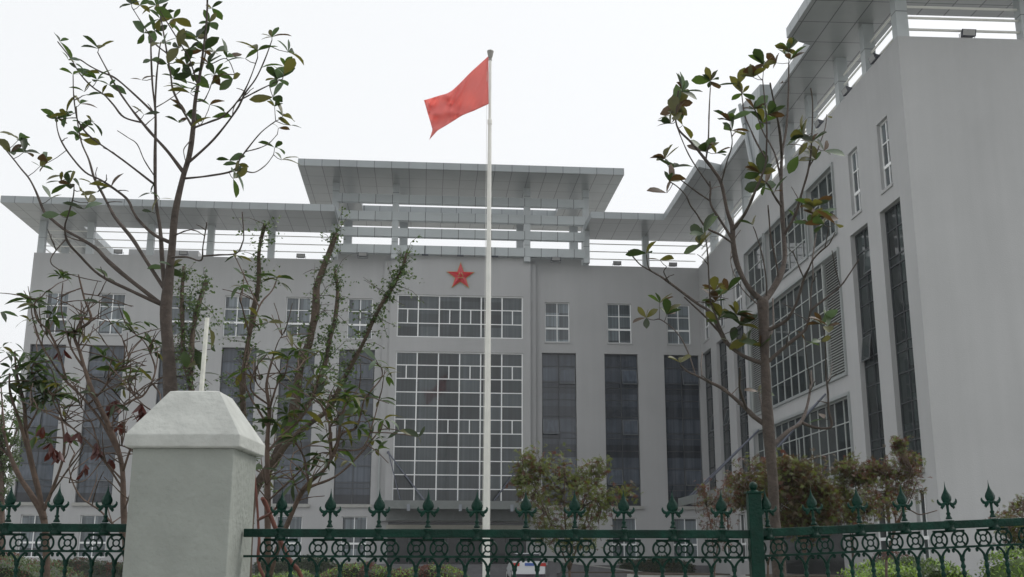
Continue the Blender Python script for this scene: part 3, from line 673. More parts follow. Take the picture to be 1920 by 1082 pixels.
class Tree:
    def __init__(s, v, seed, n=7): s.v = v; s.r = random.Random(seed); s.w = MB(); s.l = MB(); s.rec = []; s.tips = []; s.n = n
    def depth(s, x, y):
        if not s.rec: return s.v
        return min(s.rec, key=lambda q: (q[0]-x)**2+(q[1]-y)**2)[2]
    def branch(s, pts, r0, r1, dv=None, jit=1.0, snap=True, prof=None):
        r = s.r; v0 = s.depth(*pts[0]) if s.rec else s.v
        if dv is None: dv = r.uniform(-.9, .9)
        if s.rec and snap:
            q = min(s.rec, key=lambda q: (q[0]-pts[0][0])**2+(q[1]-pts[0][1])**2)
            pts = [(q[0], q[1])] + list(pts[1:]); v0 = q[2]
        n = max(6, (len(pts)-1)*5); out = []; rad = []
        P3 = [(x, y, 0) for x, y in pts]
        ph = r.uniform(0, 6)
        for i in range(n+1):
            t = i/n; p = spl(P3, t) if len(P3) > 2 else Vector(P3[0]).lerp(Vector(P3[1]), t)
            x = p.x + jit*.8*math.sin(9*t+ph)*(t*(1-t))*2; y = p.y
            v = v0+dv*t; s.rec.append((x, y, v)); q = atv(x, y, v); out.append(q)
            knob = 1+.10*math.sin(17*t+ph)+.06*math.sin(41*t)
            rr_ = (r0+(r1-r0)*t) if prof is None else prof[min(int(t*(len(prof)-1)), len(prof)-2)]*(1-(t*(len(prof)-1)-min(int(t*(len(prof)-1)), len(prof)-2)))+prof[min(int(t*(len(prof)-1)), len(prof)-2)+1]*(t*(len(prof)-1)-min(int(t*(len(prof)-1)), len(prof)-2))
            rad.append(rr_*.5*pxm(v)*knob)
        s.w.tube(out, rad, s.n); s.tips.append((out[-1], (out[-1]-out[-3]).normalized())); return out
    def cluster(s, x, y, n, L, W, mats, **k):
        v = s.depth(x, y); p = atv(x, y, v+s.r.uniform(-.08, .08))
        near = min(s.rec, key=lambda q: (q[0]-x)**2+(q[1]-y)**2)
        q = atv(near[0], near[1], near[2])
        ax = (p-q); 
        if (p-q).length > .03: s.w.tube([q, (p+q)/2+Vector((0, 0, -.008)), p], [.0035, .003, .0025], 5)
        ax = (ax.normalized() if ax.length > .02 else Vector((0, 0, 0)))*.7+Vector((0, 0, .9))+rvec(s.r)*.5
        rosette(s.l, p, ax, s.r, n, L, W, mats, **k)
    def twigs(s, n, xr, yr, Lpx, leafn, L, mats=(3, 3, 1.5, .6, 0), up=.8):
        r = s.r; pool = [q for q in s.rec if xr[0] < q[0] < xr[1] and yr[0] < q[1] < yr[1]]
        for k in range(n):
            x, y, v = pool[r.randrange(len(pool))]; l = r.uniform(.35, 1)*Lpx; a = r.gauss(0, 1)*.8
            dx, dy = math.sin(a), -math.cos(a)*up; cvx = r.uniform(-.5, .5)
            pts = [(x+(dx*t+cvx*t*t*.5)*l+r.uniform(-1.5, 1.5)*(t > 0), y+(dy*t+.18*t*t*abs(dx))*l) for t in (0, .3, .6, 1)]
            o = s.branch(pts, 2.6, 1.3, dv=r.uniform(-.35, .35))
            if leafn and r.random() < .85: rosette(s.l, o[-1], (o[-1]-o[-3]).normalized()+Vector((0, 0, .5))+rvec(r)*.3, r, r.randint(2, leafn), L*r.uniform(.7, 1.1), L*.31, mats, spread=1.15, droop=.6)
    def finish(s, name, label, cat, bark, lmats, group=None):
        base = s.w.v[0]; base = Vector((sum(p[0] for p in s.w.v[:s.n])/s.n, sum(p[1] for p in s.w.v[:s.n])/s.n, 0))
        e = empty(name, base); tag(e, label, cat, group)
        s.w.build('trunk', bark, e, smooth=True, off=base); s.l.build('crown', lmats, e, off=base, smooth=True)
        return e
MAGM = ['leaf_dark', 'leaf_green', 'leaf_pale', 'leaf_olive', 'leaf_rust']
# ---- left magnolia
T = Tree(8.0, 11, 9)
T.branch([(326, 1290), (327, 1000), (324, 850), (320, 740), (316, 660), (311, 590), (316, 530), (322, 470), (328, 400), (342, 335), (355, 290), (362, 240), (366, 190), (375, 140), (383, 80), (388, 30), (389, -20)], 33, 3, dv=-.3, prof=[32, 30, 28, 26, 22, 20, 18, 16, 14, 11.5, 9.5, 8.5, 7.5, 6, 5, 4, 3])
for a in [([(308, 570), (305, 500), (300, 430), (292, 375), (291, 300), (292, 215), (286, 160), (283, 100), (283, 70)], 9, 2.5),
          ([(292, 205), (294, 140), (298, 100), (302, 78)], 4, 2),
          ([(342, 325), (315, 285), (290, 257), (267, 230), (243, 200), (220, 167), (200, 130), (183, 98)], 7, 2.2),
          ([(267, 230), (233, 220), (213, 197), (195, 178), (173, 163), (150, 138), (133, 110), (108, 78)], 4, 2),
          ([(290, 222), (255, 180), (217, 147), (190, 135), (167, 123), (150, 112), (135, 108)], 4.5, 2),
          ([(288, 341), (230, 300), (170, 257), (150, 232), (143, 217), (138, 180), (137, 140)], 4, 2),
          ([(305, 580), (270, 545), (233, 516), (200, 487), (180, 466), (150, 447), (123, 432), (98, 412), (83, 397), (68, 360), (55, 335), (40, 317), (25, 298), (10, 280)], 9, 2),
          ([(300, 572), (245, 545), (187, 516), (150, 480), (127, 453), (122, 425), (128, 403), (137, 370), (139, 350)], 6.5, 2),
          ([(308, 540), (275, 490), (247, 446), (217, 410), (203, 385), (190, 360), (177, 335), (167, 300), (153, 267), (145, 225), (143, 200)], 8, 2),
          ([(316, 462), (289, 440), (262, 415), (250, 397), (240, 375), (220, 358), (190, 338), (160, 323), (133, 293), (115, 265), (107, 240), (106, 215)], 6.5, 2),
          ([(370, 240), (395, 228), (420, 217), (445, 190), (460, 167), (472, 140), (483, 108)], 4.5, 2),
          ([(447, 192), (480, 172), (510, 157), (530, 148)], 3.5, 1.8),
          ([(360, 307), (400, 262), (443, 207), (460, 175), (480, 147), (497, 110), (510, 75)], 5, 2),
          ([(350, 340), (390, 330), (437, 320), (450, 298), (463, 280), (490, 248), (517, 227)], 4.5, 2),
          ([(450, 313), (465, 322), (480, 322), (500, 308), (513, 290)], 3, 1.6),
          ([(463, 284), (485, 278), (505, 268), (520, 252)], 2.6, 1.5),
          ([(357, 235), (343, 207), (325, 170), (320, 143), (313, 100), (303, 40), (293, -15)], 5, 2.5),
          ([(366, 195), (382, 188), (390, 175), (397, 155)], 3, 1.6), ([(376, 140), (385, 100), (388, 60), (389, -10)], 4, 2.5),
          ([(313, 105), (300, 90), (287, 77), (270, 50), (247, 13)], 3.4, 1.8), ([(372, 160), (355, 110), (340, 85), (315, 45), (300, 20)], 3.4, 1.8),
          ([(328, 480), (350, 482), (377, 488), (381, 460), (388, 417)], 4.5, 2), ([(377, 479), (410, 478), (443, 475), (455, 455), (457, 440), (454, 397)], 3.6, 2),
          ([(334, 443), (345, 434), (360, 430)], 3.4, 2), ([(295, 203), (320, 185), (345, 165)], 2.4, 1.5), ([(290, 335), (270, 300), (257, 270), (240, 258), (220, 245)], 2.4, 1.4),
          ([(375, 118), (395, 120), (425, 110), (440, 140)], 2.4, 1.5), ([(352, 255), (345, 280), (347, 300)], 2.6, 1.4), ([(360, 205), (375, 235), (390, 208)], 2.2, 1.4),
          ([(97, 460), (95, 485), (110, 505), (150, 520), (190, 528)], 2.6, 1.6), ([(88, 450), (89, 430)], 2.5, 1.5), ([(160, 460), (135, 447), (120, 440)], 3, 1.8)]:
    T.branch(*a)
mix_l = [3, 1.6, 2.2, 3.4, .9]
for (x, y, n) in [(247, 8, 5), (262, 10, 3), (293, 10, 4), (300, 35, 5), (325, 35, 4), (290, 58, 4), (270, 62, 3), (307, 82, 5), (340, 68, 4), (335, 90, 4), (356, 92, 4), (393, 42, 4), (397, 15, 3), (380, 95, 4), (402, 98, 4), (425, 108, 4), (350, 122, 5), (390, 120, 4), (402, 140, 4), (437, 148, 3), (283, 112, 2), (266, 150, 1), (325, 145, 3), (342, 165, 4), (357, 175, 3), (395, 160, 3), (393, 197, 3), (350, 213, 5), (335, 230, 3), (397, 220, 2),
                 (185, 92, 4), (112, 78, 3), (128, 112, 3), (143, 128, 2), (160, 135, 2), (182, 150, 4), (205, 160, 3), (192, 176, 3), (158, 172, 2), (107, 222, 5), (125, 215, 4), (150, 195, 3), (146, 250, 4), (162, 235, 3), (172, 228, 3), (155, 262, 2), (35, 262, 5), (20, 285, 4), (45, 285, 4), (90, 305, 4), (75, 312, 3), (130, 345, 4), (115, 340, 3), (150, 358, 3), (165, 380, 2),
                 (483, 95, 4), (510, 70, 4), (540, 98, 4), (534, 125, 4), (520, 148, 4), (532, 140, 3), (512, 182, 3), (515, 200, 4), (530, 218, 4), (545, 235, 2), (522, 240, 2), (440, 322, 4), (437, 335, 2), (430, 300, 2), (447, 308, 3), (515, 277, 3), (528, 300, 3), (460, 110, 2), (310, 505, 3), (325, 500, 2), (270, 215, 2), (137, 140, 3), (313, 120, 2), (335, 115, 3), (112, 402, 2), (118, 330, 2), (172, 345, 2), (182, 360, 2), (208, 352, 2), (95, 372, 2), (158, 392, 2), (300, 372, 2), (283, 362, 1), (285, 398, 2), (368, 72, 2), (370, 70, 2), (360, 140, 4)]:
    T.cluster(x, y, max(2, int(n*1.3)), .14, .064, mix_l, spread=1.0, seg=5)
for (x, y) in ((375, 640), (365, 668), (350, 690), (380, 700), (395, 655)): T.cluster(x, y, 2, .17, .085, [1, 1, .5, 3, 0])
T.twigs(26, (100, 460), (120, 560), 38, 0, .1)
T.finish('magnolia_tree', 'tall thin magnolia tree with sparse dark leaves rising behind the pale pillar', 'tree', 'bark_magnolia', MAGM)
# ---- right magnolia
T = Tree(9.0, 23, 9)
T.branch([(1470, 1250), (1462, 1082), (1453, 980), (1449, 900), (1441, 800), (1437, 720), (1434, 660), (1432, 600), (1430, 560)], 31, 19, dv=0, prof=[27, 24, 21, 20, 19.5, 19, 19, 19, 22])
for a in [([(1432, 566), (1443, 551), (1463, 516), (1471, 483), (1470, 450), (1467, 400), (1465, 340), (1467, 285), (1474, 244), (1478, 180), (1479, 118)], 13, 2.5),
          ([(1466, 295), (1463, 255), (1456, 215), (1450, 185), (1444, 156)], 6, 3),
          ([(1428, 566), (1404, 540), (1383, 498), (1375, 457), (1373, 425), (1363, 395), (1352, 344), (1338, 320), (1323, 300), (1297, 268), (1271, 240), (1267, 207), (1272, 170)], 12, 2.4),
          ([(1376, 432), (1392, 408), (1405, 385), (1415, 362), (1434, 314), (1437, 275), (1437, 225), (1430, 150)], 7, 2.2),
          ([(1374, 450), (1352, 415), (1333, 383), (1332, 355), (1331, 340)], 6, 2.6),
          ([(1330, 350), (1300, 305), (1280, 265), (1268, 235)], 3, 1.8), ([(1374, 457), (1350, 440), (1324, 427), (1305, 400), (1295, 386), (1286, 366), (1270, 350), (1258, 342)], 4.5, 2),
          ([(1330, 377), (1300, 355), (1271, 333), (1255, 315)], 3.4, 1.8), ([(1323, 302), (1328, 270), (1329, 220), (1332, 165)], 4, 2.2), ([(1354, 340), (1362, 305), (1373, 270), (1369, 240)], 3.5, 1.8),
          ([(1434, 300), (1420, 270), (1408, 245), (1397, 218), (1391, 177), (1388, 160)], 4, 2), ([(1464, 340), (1456, 300), (1446, 274), (1430, 245), (1415, 205), (1402, 178)], 4, 2),
          ([(1468, 390), (1450, 365), (1440, 345), (1425, 335)], 5, 2.2), ([(1470, 445), (1488, 410), (1497, 385), (1505, 355), (1515, 320), (1521, 281), (1524, 200), (1520, 165)], 6.5, 2.2),
          ([(1517, 312), (1530, 290), (1540, 262), (1548, 235), (1550, 215)], 3, 1.6), ([(1520, 285), (1500, 272), (1478, 270)], 2.4, 1.4),
          ([(1421, 684), (1395, 668), (1366, 646), (1350, 622), (1333, 587), (1308, 570), (1280, 549), (1255, 530), (1235, 516), (1215, 505), (1198, 494), (1178, 470)], 9, 2),
          ([(1348, 628), (1318, 590), (1283, 557)], 4, 3), ([(1362, 640), (1345, 600), (1333, 565), (1330, 540), (1326, 470), (1322, 440)], 4.5, 2), ([(1240, 518), (1218, 505), (1212, 478)], 3, 1.8), ([(1255, 530), (1245, 510), (1250, 500)], 2.5, 1.5),
          ([(1451, 628), (1468, 605), (1484, 587), (1498, 555), (1508, 522), (1516, 505), (1525, 486), (1540, 470), (1555, 457), (1566, 435)], 7, 1.8), ([(1508, 520), (1498, 500), (1490, 480), (1487, 470)], 3, 1.6), ([(1524, 488), (1530, 440), (1532, 400)], 3.2, 1.8), ([(1545, 465), (1552, 440), (1553, 425)], 2.4, 1.4),
          ([(1445, 678), (1475, 648), (1508, 620), (1516, 600), (1522, 581), (1548, 560), (1576, 537), (1595, 510), (1611, 486)], 7.5, 1.8), ([(1520, 585), (1521, 550), (1524, 515), (1523, 480)], 3.4, 2), ([(1576, 537), (1568, 510), (1560, 470)], 2.4, 1.4),
          ([(1430, 802), (1415, 782), (1400, 767), (1375, 745), (1354, 728), (1330, 716), (1308, 705), (1290, 697), (1276, 685)], 10, 2.5), ([(1400, 765), (1390, 740), (1386, 721), (1388, 700), (1387, 690)], 6, 3), ([(1304, 703), (1290, 660), (1270, 625), (1240, 600), (1225, 600), (1212, 597)], 3, 1.6), ([(1318, 708), (1315, 680), (1317, 660)], 3, 2),
          ([(1453, 830), (1478, 808), (1502, 792), (1514, 760), (1520, 721), (1521, 695)], 9, 3), ([(1506, 795), (1530, 802), (1559, 800), (1554, 770), (1552, 735), (1548, 700)], 6, 3), ([(1437, 790), (1428, 760), (1424, 742), (1430, 735)], 4, 2), ([(1445, 815), (1440, 780), (1430, 750)], 3, 2),
          ([(1443, 650), (1448, 620), (1450, 590), (1449, 560)], 4.5, 3), ([(1425, 585), (1390, 540), (1372, 500), (1371, 470)], 2.6, 1.5), ([(1434, 556), (1437, 530), (1430, 480), (1418, 440), (1412, 425)], 3.4, 1.6), ([(1452, 520), (1455, 490), (1445, 440), (1441, 400), (1440, 385)], 4, 2.4), ([(1545, 705), (1548, 660), (1545, 620)], 2.6, 1.5), ([(1505, 720), (1515, 690), (1510, 655)], 2.4, 1.4), ([(1552, 720), (1558, 700), (1560, 680)], 2, 1.2), ([(1515, 735), (1528, 715)], 2, 1.2)]:
    T.branch(*a)
mix_r = [2.6, 1.5, .7, 3.2, 1.8]
for (x, y, n) in [(1278, 172, 8), (1270, 195, 6), (1268, 215, 5), (1258, 232, 4), (1280, 235, 2), (1332, 152, 7), (1247, 298, 6), (1262, 315, 5), (1255, 340, 4), (1250, 362, 2), (1323, 285, 7), (1342, 288, 5), (1369, 228, 7), (1372, 245, 4), (1385, 158, 3), (1392, 175, 4), (1412, 145, 6), (1432, 122, 4), (1420, 140, 5), (1456, 118, 4), (1478, 92, 8), (1482, 112, 6), (1465, 155, 1), (1414, 205, 6), (1440, 215, 6), (1430, 230, 4), (1425, 325, 7), (1435, 345, 4), (1452, 360, 3), (1508, 255, 7), (1524, 265, 6), (1497, 292, 2), (1545, 283, 4), (1530, 300, 4), (1553, 218, 1),
                 (1525, 388, 10), (1532, 405, 7), (1520, 420, 4), (1545, 420, 4), (1566, 420, 2), (1495, 415, 2), (1320, 438, 4), (1315, 460, 4), (1212, 475, 3), (1237, 487, 2), (1340, 545, 5), (1342, 565, 6), (1350, 595, 6), (1365, 545, 4), (1380, 590, 7), (1388, 610, 5), (1237, 568, 5), (1250, 590, 6), (1212, 596, 4), (1372, 640, 3), (1405, 640, 5), (1425, 650, 5), (1540, 608, 6), (1552, 612, 4), (1540, 640, 2), (1412, 422, 3), (1510, 640, 2), (1275, 680, 3), (1422, 735, 3), (1545, 785, 2), (1345, 600, 4)]:
    T.cluster(x, y, max(1, int(n*1.25)), .165, .084, mix_r, spread=.9, droop=.15, seg=5)
T.twigs(30, (1230, 1600), (250, 800), 40, 0, .1)
T.finish('magnolia_tree', 'taller thick leaved magnolia tree standing in front of the right wing behind the fence', 'tree', 'bark_magnolia', MAGM)
# ---- pollarded tree
T = Tree(10.5, 31, 10)
T.branch([(455, 1300), (458, 1100), (464, 980), (472, 930), (488, 900), (515, 862), (538, 812), (551, 773), (557, 731), (565, 682), (579, 645), (586, 614), (592, 581), (594, 536), (608, 498), (631, 437)], 24, 10, dv=.4)
for a in [([(474, 930), (462, 840), (456, 760), (456, 711), (463, 656), (474, 586), (485, 531), (486, 470), (497, 420)], 12, 7),
          ([(530, 830), (557, 787), (582, 751), (596, 720), (610, 682), (617, 642), (628, 597), (633, 545), (628, 506)], 11, 6),
          ([(500, 888), (540, 830), (580, 795), (610, 773), (626, 751), (643, 715), (665, 673), (683, 639), (700, 599), (716, 569), (736, 539), (753, 506), (763, 475)], 11, 5.5),
          ([(462, 900), (410, 830), (370, 770), (356, 714), (344, 670), (342, 620), (341, 553), (345, 500)], 11, 7),
          ([(358, 720), (360, 640), (366, 595), (375, 564), (387, 527)], 9, 9)]:
    T.branch(*a)
limbs = list(T.rec)
rr = T.r
for i in range(900):
    x, y, v = limbs[rr.randrange(len(limbs))]
    if y > 760 and rr.random() < .6: continue
    if y > 1000: continue
    p = atv(x, y, v); d = (rvec(rr)+Vector((0, 0, .45))).normalized(); L = rr.uniform(.03, .42)*rr.random()**.6
    mid = p+d*L*.5+rvec(rr)*.02; e_ = p+d*L+Vector((0, 0, -.12*L))
    if rr.random() < .75: T.w.tube([p, mid, e_], [.004, .0028, .0016], 4)
    for k in range(int(4+L*30)):
        t = rr.random(); q = p.lerp(e_, t)+rvec(rr)*.018
        leaf(T.l, q, rvec(rr)+Vector((0, 0, .3)), Vector((0, 0, 1))+rvec(rr)*.8, rr.uniform(.022, .042), rr.uniform(.018, .034), rr.choice((0, 0, 1, 2, 2)), .2, .2, 2)
for (x, y, n_, sp) in ((345, 515, 70, .12), (341, 560, 60, .12), (380, 535, 90, .16), (370, 580, 70, .14), (430, 615, 60, .25), (400, 610, 60, .2), (755, 510, 70, .12), (735, 535, 60, .12), (630, 445, 50, .1), (625, 520, 50, .14), (500, 440, 50, .2), (640, 630, 60, .2), (560, 620, 40, .2), (610, 650, 60, .2)):
    c = atv(x, y, T.depth(x, y))
    for k in range(n_):
        q = c+rvec(rr)*sp*rr.random()**.7
        leaf(T.l, q, rvec(rr)+Vector((0, 0, .3)), Vector((0, 0, 1))+rvec(rr)*.8, rr.uniform(.022, .042), rr.uniform(.018, .034), rr.choice((0, 0, 1, 2, 2)), .2, .2, 2)
T.finish('pollarded_tree', 'thick trunked tree with cut back leaning limbs sprouting tiny bright green leaves', 'tree', 'bark_pollard', ['leaf_small', 'leaf_green', 'leaf_pale'])
# ---- broadleaf shrubs (long drooping leaves)
SHM = ['leaf_dark', 'leaf_green', 'leaf_olive', 'leaf_pale', 'leaf_dead']
def droopers(T, x, y, n, L=.15, mats=(3, 3, 1.5, .6, 0), sp=1.15):
    v = T.depth(x, y); p = atv(x, y, v); rosette(T.l, p, Vector((0, 0, 1))+rvec(T.r)*.35, T.r, n+1, L, L*.31, mats, spread=sp, droop=.55)
T = Tree(7.6, 41)
T.branch([(505, 1300), (503, 1082), (502, 940), (501, 830), (505, 770), (500, 720), (512, 670)], 14, 4, dv=.1)
T.branch([(500, 1100), (520, 1030), (557, 940), (579, 906), (610, 878), (632, 834), (640, 780), (655, 745), (668, 801)][:-1], 12, 3)
for a in [([(560, 935), (579, 914), (626, 895), (665, 862), (704, 817), (718, 795)], 6, 2), ([(620, 868), (640, 815), (668, 801), (682, 751), (690, 740), (715, 709), (716, 690)], 5, 2), ([(577, 905), (570, 860), (555, 830), (552, 825)], 5, 2),
          ([(620, 860), (618, 800), (612, 785), (610, 770), (590, 745)], 6, 2), ([(614, 800), (640, 775), (655, 770)], 4, 2), ([(502, 850), (530, 815), (560, 790), (580, 760), (600, 700)], 5, 2), ([(501, 760), (470, 730), (480, 690), (500, 665)], 4, 2), ([(503, 930), (540, 905), (575, 870), (600, 850), (630, 850)], 4, 2),
          ([(503, 800), (485, 770), (470, 745), (455, 700), (465, 640), (480, 600)], 4.5, 2), ([(466, 640), (486, 575), (510, 545), (520, 520)], 4, 2), ([(486, 580), (470, 545), (455, 510), (440, 480)], 3, 1.8), ([(468, 625), (455, 580), (450, 560), (455, 540)], 3.4, 1.8),
          ([(504, 900), (480, 880), (470, 860)], 3, 2), ([(630, 845), (680, 840), (700, 790), (710, 750)], 3.4, 1.8), ([(640, 790), (650, 750), (645, 730)], 3, 1.6), ([(560, 935), (545, 880), (550, 850)], 3, 2), ([(505, 770), (520, 720), (535, 700), (540, 670)], 4, 2), ([(507, 740), (480, 715), (478, 680)], 3, 2), ([(540, 700), (560, 690), (575, 665)], 3, 1.8)]:
    T.branch(*a, dv=T.r.uniform(-.5, .5))
for (x, y, n) in [(716, 692, 5), (722, 705, 3), (718, 790, 6), (700, 815, 4), (645, 740, 6), (650, 755, 5), (655, 745, 4), (590, 745, 5), (600, 700, 5), (602, 690, 4), (500, 665, 5), (512, 665, 5), (478, 680, 4), (540, 668, 5), (575, 663, 5), (558, 660, 4), (555, 645, 4), (520, 520, 7), (528, 530, 5), (440, 478, 4), (455, 538, 4), (480, 598, 4), (463, 605, 3), (455, 510, 3), (552, 825, 4), (560, 790, 4), (540, 780, 5), (520, 790, 4), (610, 768, 4), (630, 780, 5), (680, 755, 4), (685, 780, 5), (672, 800, 4), (700, 830, 5), (708, 845, 4), (640, 840, 3), (600, 855, 4), (610, 860, 3), (575, 870, 3), (500, 790, 6), (505, 770, 5), (530, 750, 4), (470, 860, 3), (485, 770, 4), (640, 800, 4), (620, 720, 4), (560, 730, 4), (583, 800, 4), (690, 740, 4), (710, 750, 3), (530, 700, 4), (465, 745, 4), (450, 700, 3), (545, 890, 3), (600, 830, 4), (570, 770, 4), (660, 780, 3)]:
    droopers(T, x+T.r.uniform(-4, 4), y+T.r.uniform(-4, 4), n, .125)
T.twigs(30, (450, 730), (560, 960), 75, 4, .115)
T.twigs(80, (450, 730), (560, 960), 85, 0, .12)
T.finish('broadleaf_shrub', 'many stemmed shrub with long drooping green leaves just right of the pale pillar', 'shrub', 'bark_shrub', SHM)
T = Tree(8.6, 43)
T.branch([(250, 1300), (240, 1100), (232, 960), (228, 870), (205, 800), (178, 745), (162, 700), (150, 660), (140, 625), (170, 600), (158, 560), (147, 515)], 13, 3, dv=.2)
for a in [([(225, 860), (190, 790), (150, 740), (120, 710), (95, 675), (75, 640), (60, 590), (60, 570)], 6, 2), ([(138, 700), (110, 660), (90, 620), (70, 600), (65, 570), (80, 555), (85, 548)], 5, 2), ([(110, 665), (95, 640), (75, 610)], 3, 2), ([(160, 690), (140, 665), (130, 640), (115, 580), (118, 530)], 4.5, 2), ([(162, 760), (185, 740), (200, 720), (210, 700), (240, 680), (232, 640), (218, 620)], 4, 2),
          ([(215, 815), (205, 780), (250, 750), (270, 740), (290, 700), (285, 670), (270, 640), (245, 620)], 5, 2), ([(255, 750), (240, 715), (232, 690), (195, 640)], 3.4, 2), ([(290, 720), (300, 740), (300, 760)], 4, 2), ([(165, 705), (190, 715), (215, 735), (235, 760)], 3.4, 2), ([(228, 880), (250, 830), (275, 800), (296, 780), (270, 760), (240, 730)], 5, 2), ([(150, 650), (151, 610), (163, 590)], 3, 1.8),
          ([(230, 920), (200, 870), (165, 830), (120, 790), (90, 775), (60, 760)], 4.5, 2), ([(228, 900), (195, 860), (180, 820), (170, 790), (150, 760)], 4, 2), ([(120, 790), (100, 750), (110, 720)], 2.6, 1.6), ([(240, 1000), (190, 960), (150, 930), (130, 880), (140, 850)], 4, 2), ([(232, 950), (255, 890), (262, 850)], 3, 2), ([(210, 840), (240, 840), (262, 862)], 3, 2), ([(150, 640), (158, 610), (148, 590)], 2.5, 1.5), ([(200, 800), (215, 790), (235, 800)], 3, 2), ([(180, 870), (160, 900), (130, 905)], 2, 1.4)]:
    T.branch(*a, dv=T.r.uniform(-.5, .5))
for (x, y, n) in [(60, 568, 5), (85, 548, 3), (50, 562, 4), (72, 578, 4), (118, 520, 6), (112, 518, 4), (145, 625, 3), (145, 622, 4), (128, 632, 3), (100, 590, 4), (88, 600, 5), (218, 605, 6), (245, 610, 6), (270, 606, 3), (245, 620, 4), (195, 670, 5), (190, 668, 4), (215, 695, 5), (240, 680, 4), (255, 690, 4), (278, 640, 3), (285, 645, 4), (290, 660, 3), (70, 680, 4), (120, 705, 4), (55, 600, 4), (270, 700, 4), (215, 730, 3), (110, 720, 3), (128, 625, 3), (165, 635, 2), (230, 710, 4)]:
    droopers(T, x, y, n, .13)
for (x, y, n) in [(215, 765, 4), (222, 750, 3), (265, 755, 5), (270, 765, 4), (180, 830, 4), (190, 845, 4), (160, 870, 3), (158, 880, 2), (100, 840, 5), (95, 830, 4), (112, 845, 3), (150, 810, 3), (82, 800, 3), (185, 838, 3), (120, 600+55, 2), (110, 660, 2), (205, 860, 2), (125, 810, 3), (230, 790, 2)]:
    v = T.depth(x, y); rosette(T.l, atv(x, y, v), Vector((0, 0, -1))+rvec(T.r)*.3, T.r, n, .13, .055, (0, 0, 0, 0, 1), spread=.45, droop=.1)
T.twigs(150, (40, 300), (540, 1010), 95, 0, .12)
T.twigs(18, (60, 300), (540, 860), 60, 3, .12)
T.finish('bare_shrub', 'half bare shrub with hanging dead reddish brown leaves at the left of the pillar', 'shrub', 'bark_shrub', SHM)
T = Tree(9.6, 47)
T.branch([(92, 1300), (88, 1082), (83, 975), (60, 930), (40, 900), (25, 870), (15, 840), (5, 800)], 15, 5, dv=.2)
for a in [([(85, 975), (75, 930), (60, 870), (50, 820), (45, 760), (35, 720), (30, 690), (28, 660)], 12, 3), ([(60, 870), (40, 800), (20, 740), (18, 700)], 8, 3), ([(88, 960), (105, 900), (120, 850), (118, 800), (100, 740), (45, 720)], 7, 2), ([(50, 810), (70, 770), (85, 740), (60, 700), (68, 670), (72, 660)], 4, 2), ([(100, 935), (128, 880), (150, 850), (160, 820)], 4, 2), ([(10, 820), (4, 760), (2, 720)], 4, 2), ([(20, 860), (-10, 830), (-30, 800)], 4, 2)]:
    T.branch(*a, dv=T.r.uniform(-.5, .5))
for (x, y, n) in [(10, 660, 5), (20, 690, 6), (30, 700, 5), (5, 740, 6), (45, 660, 4), (50, 690, 9), (62, 680, 9), (70, 700, 9), (75, 665, 7), (58, 715, 8), (80, 720, 8), (85, 740, 8), (95, 745, 6), (70, 750, 7), (30, 740, 5), (2, 585, 2), (5, 650, 2), (15, 720, 5), (100, 720, 5), (5, 810, 4), (28, 780, 3), (110, 740, 4)]:
    droopers(T, x, y, n, .17, (3, 2, .3, 2.2, 0), 1.35)
T.twigs(22, (-20, 160), (660, 900), 70, 5, .13, (3, 2, .3, 2.2, 0))
T.finish('broadleaf_shrub', 'forked shrub with dense hanging grey green leaves at the left edge', 'shrub', 'bark_shrub', SHM)
# red stemmed sapling by the pillar
T = Tree(6.9, 49, 8)
T.branch([(600, 1200), (565, 1082), (540, 1045), (500, 950), (492, 935)], 9, 8, dv=-.2)
T.branch([(502, 1250), (495, 1082), (486, 1010), (482, 950), (476, 870), (478, 810)], 7, 3, dv=.1)
T.branch([(484, 980), (510, 960), (528, 940)], 6, 3)
droopers(T, 478, 810, 4, .1)
T.finish('sapling', 'thin reddish stemmed sapling leaning beside the pillar behind the fence', 'sapling', 'bark_red', SHM)

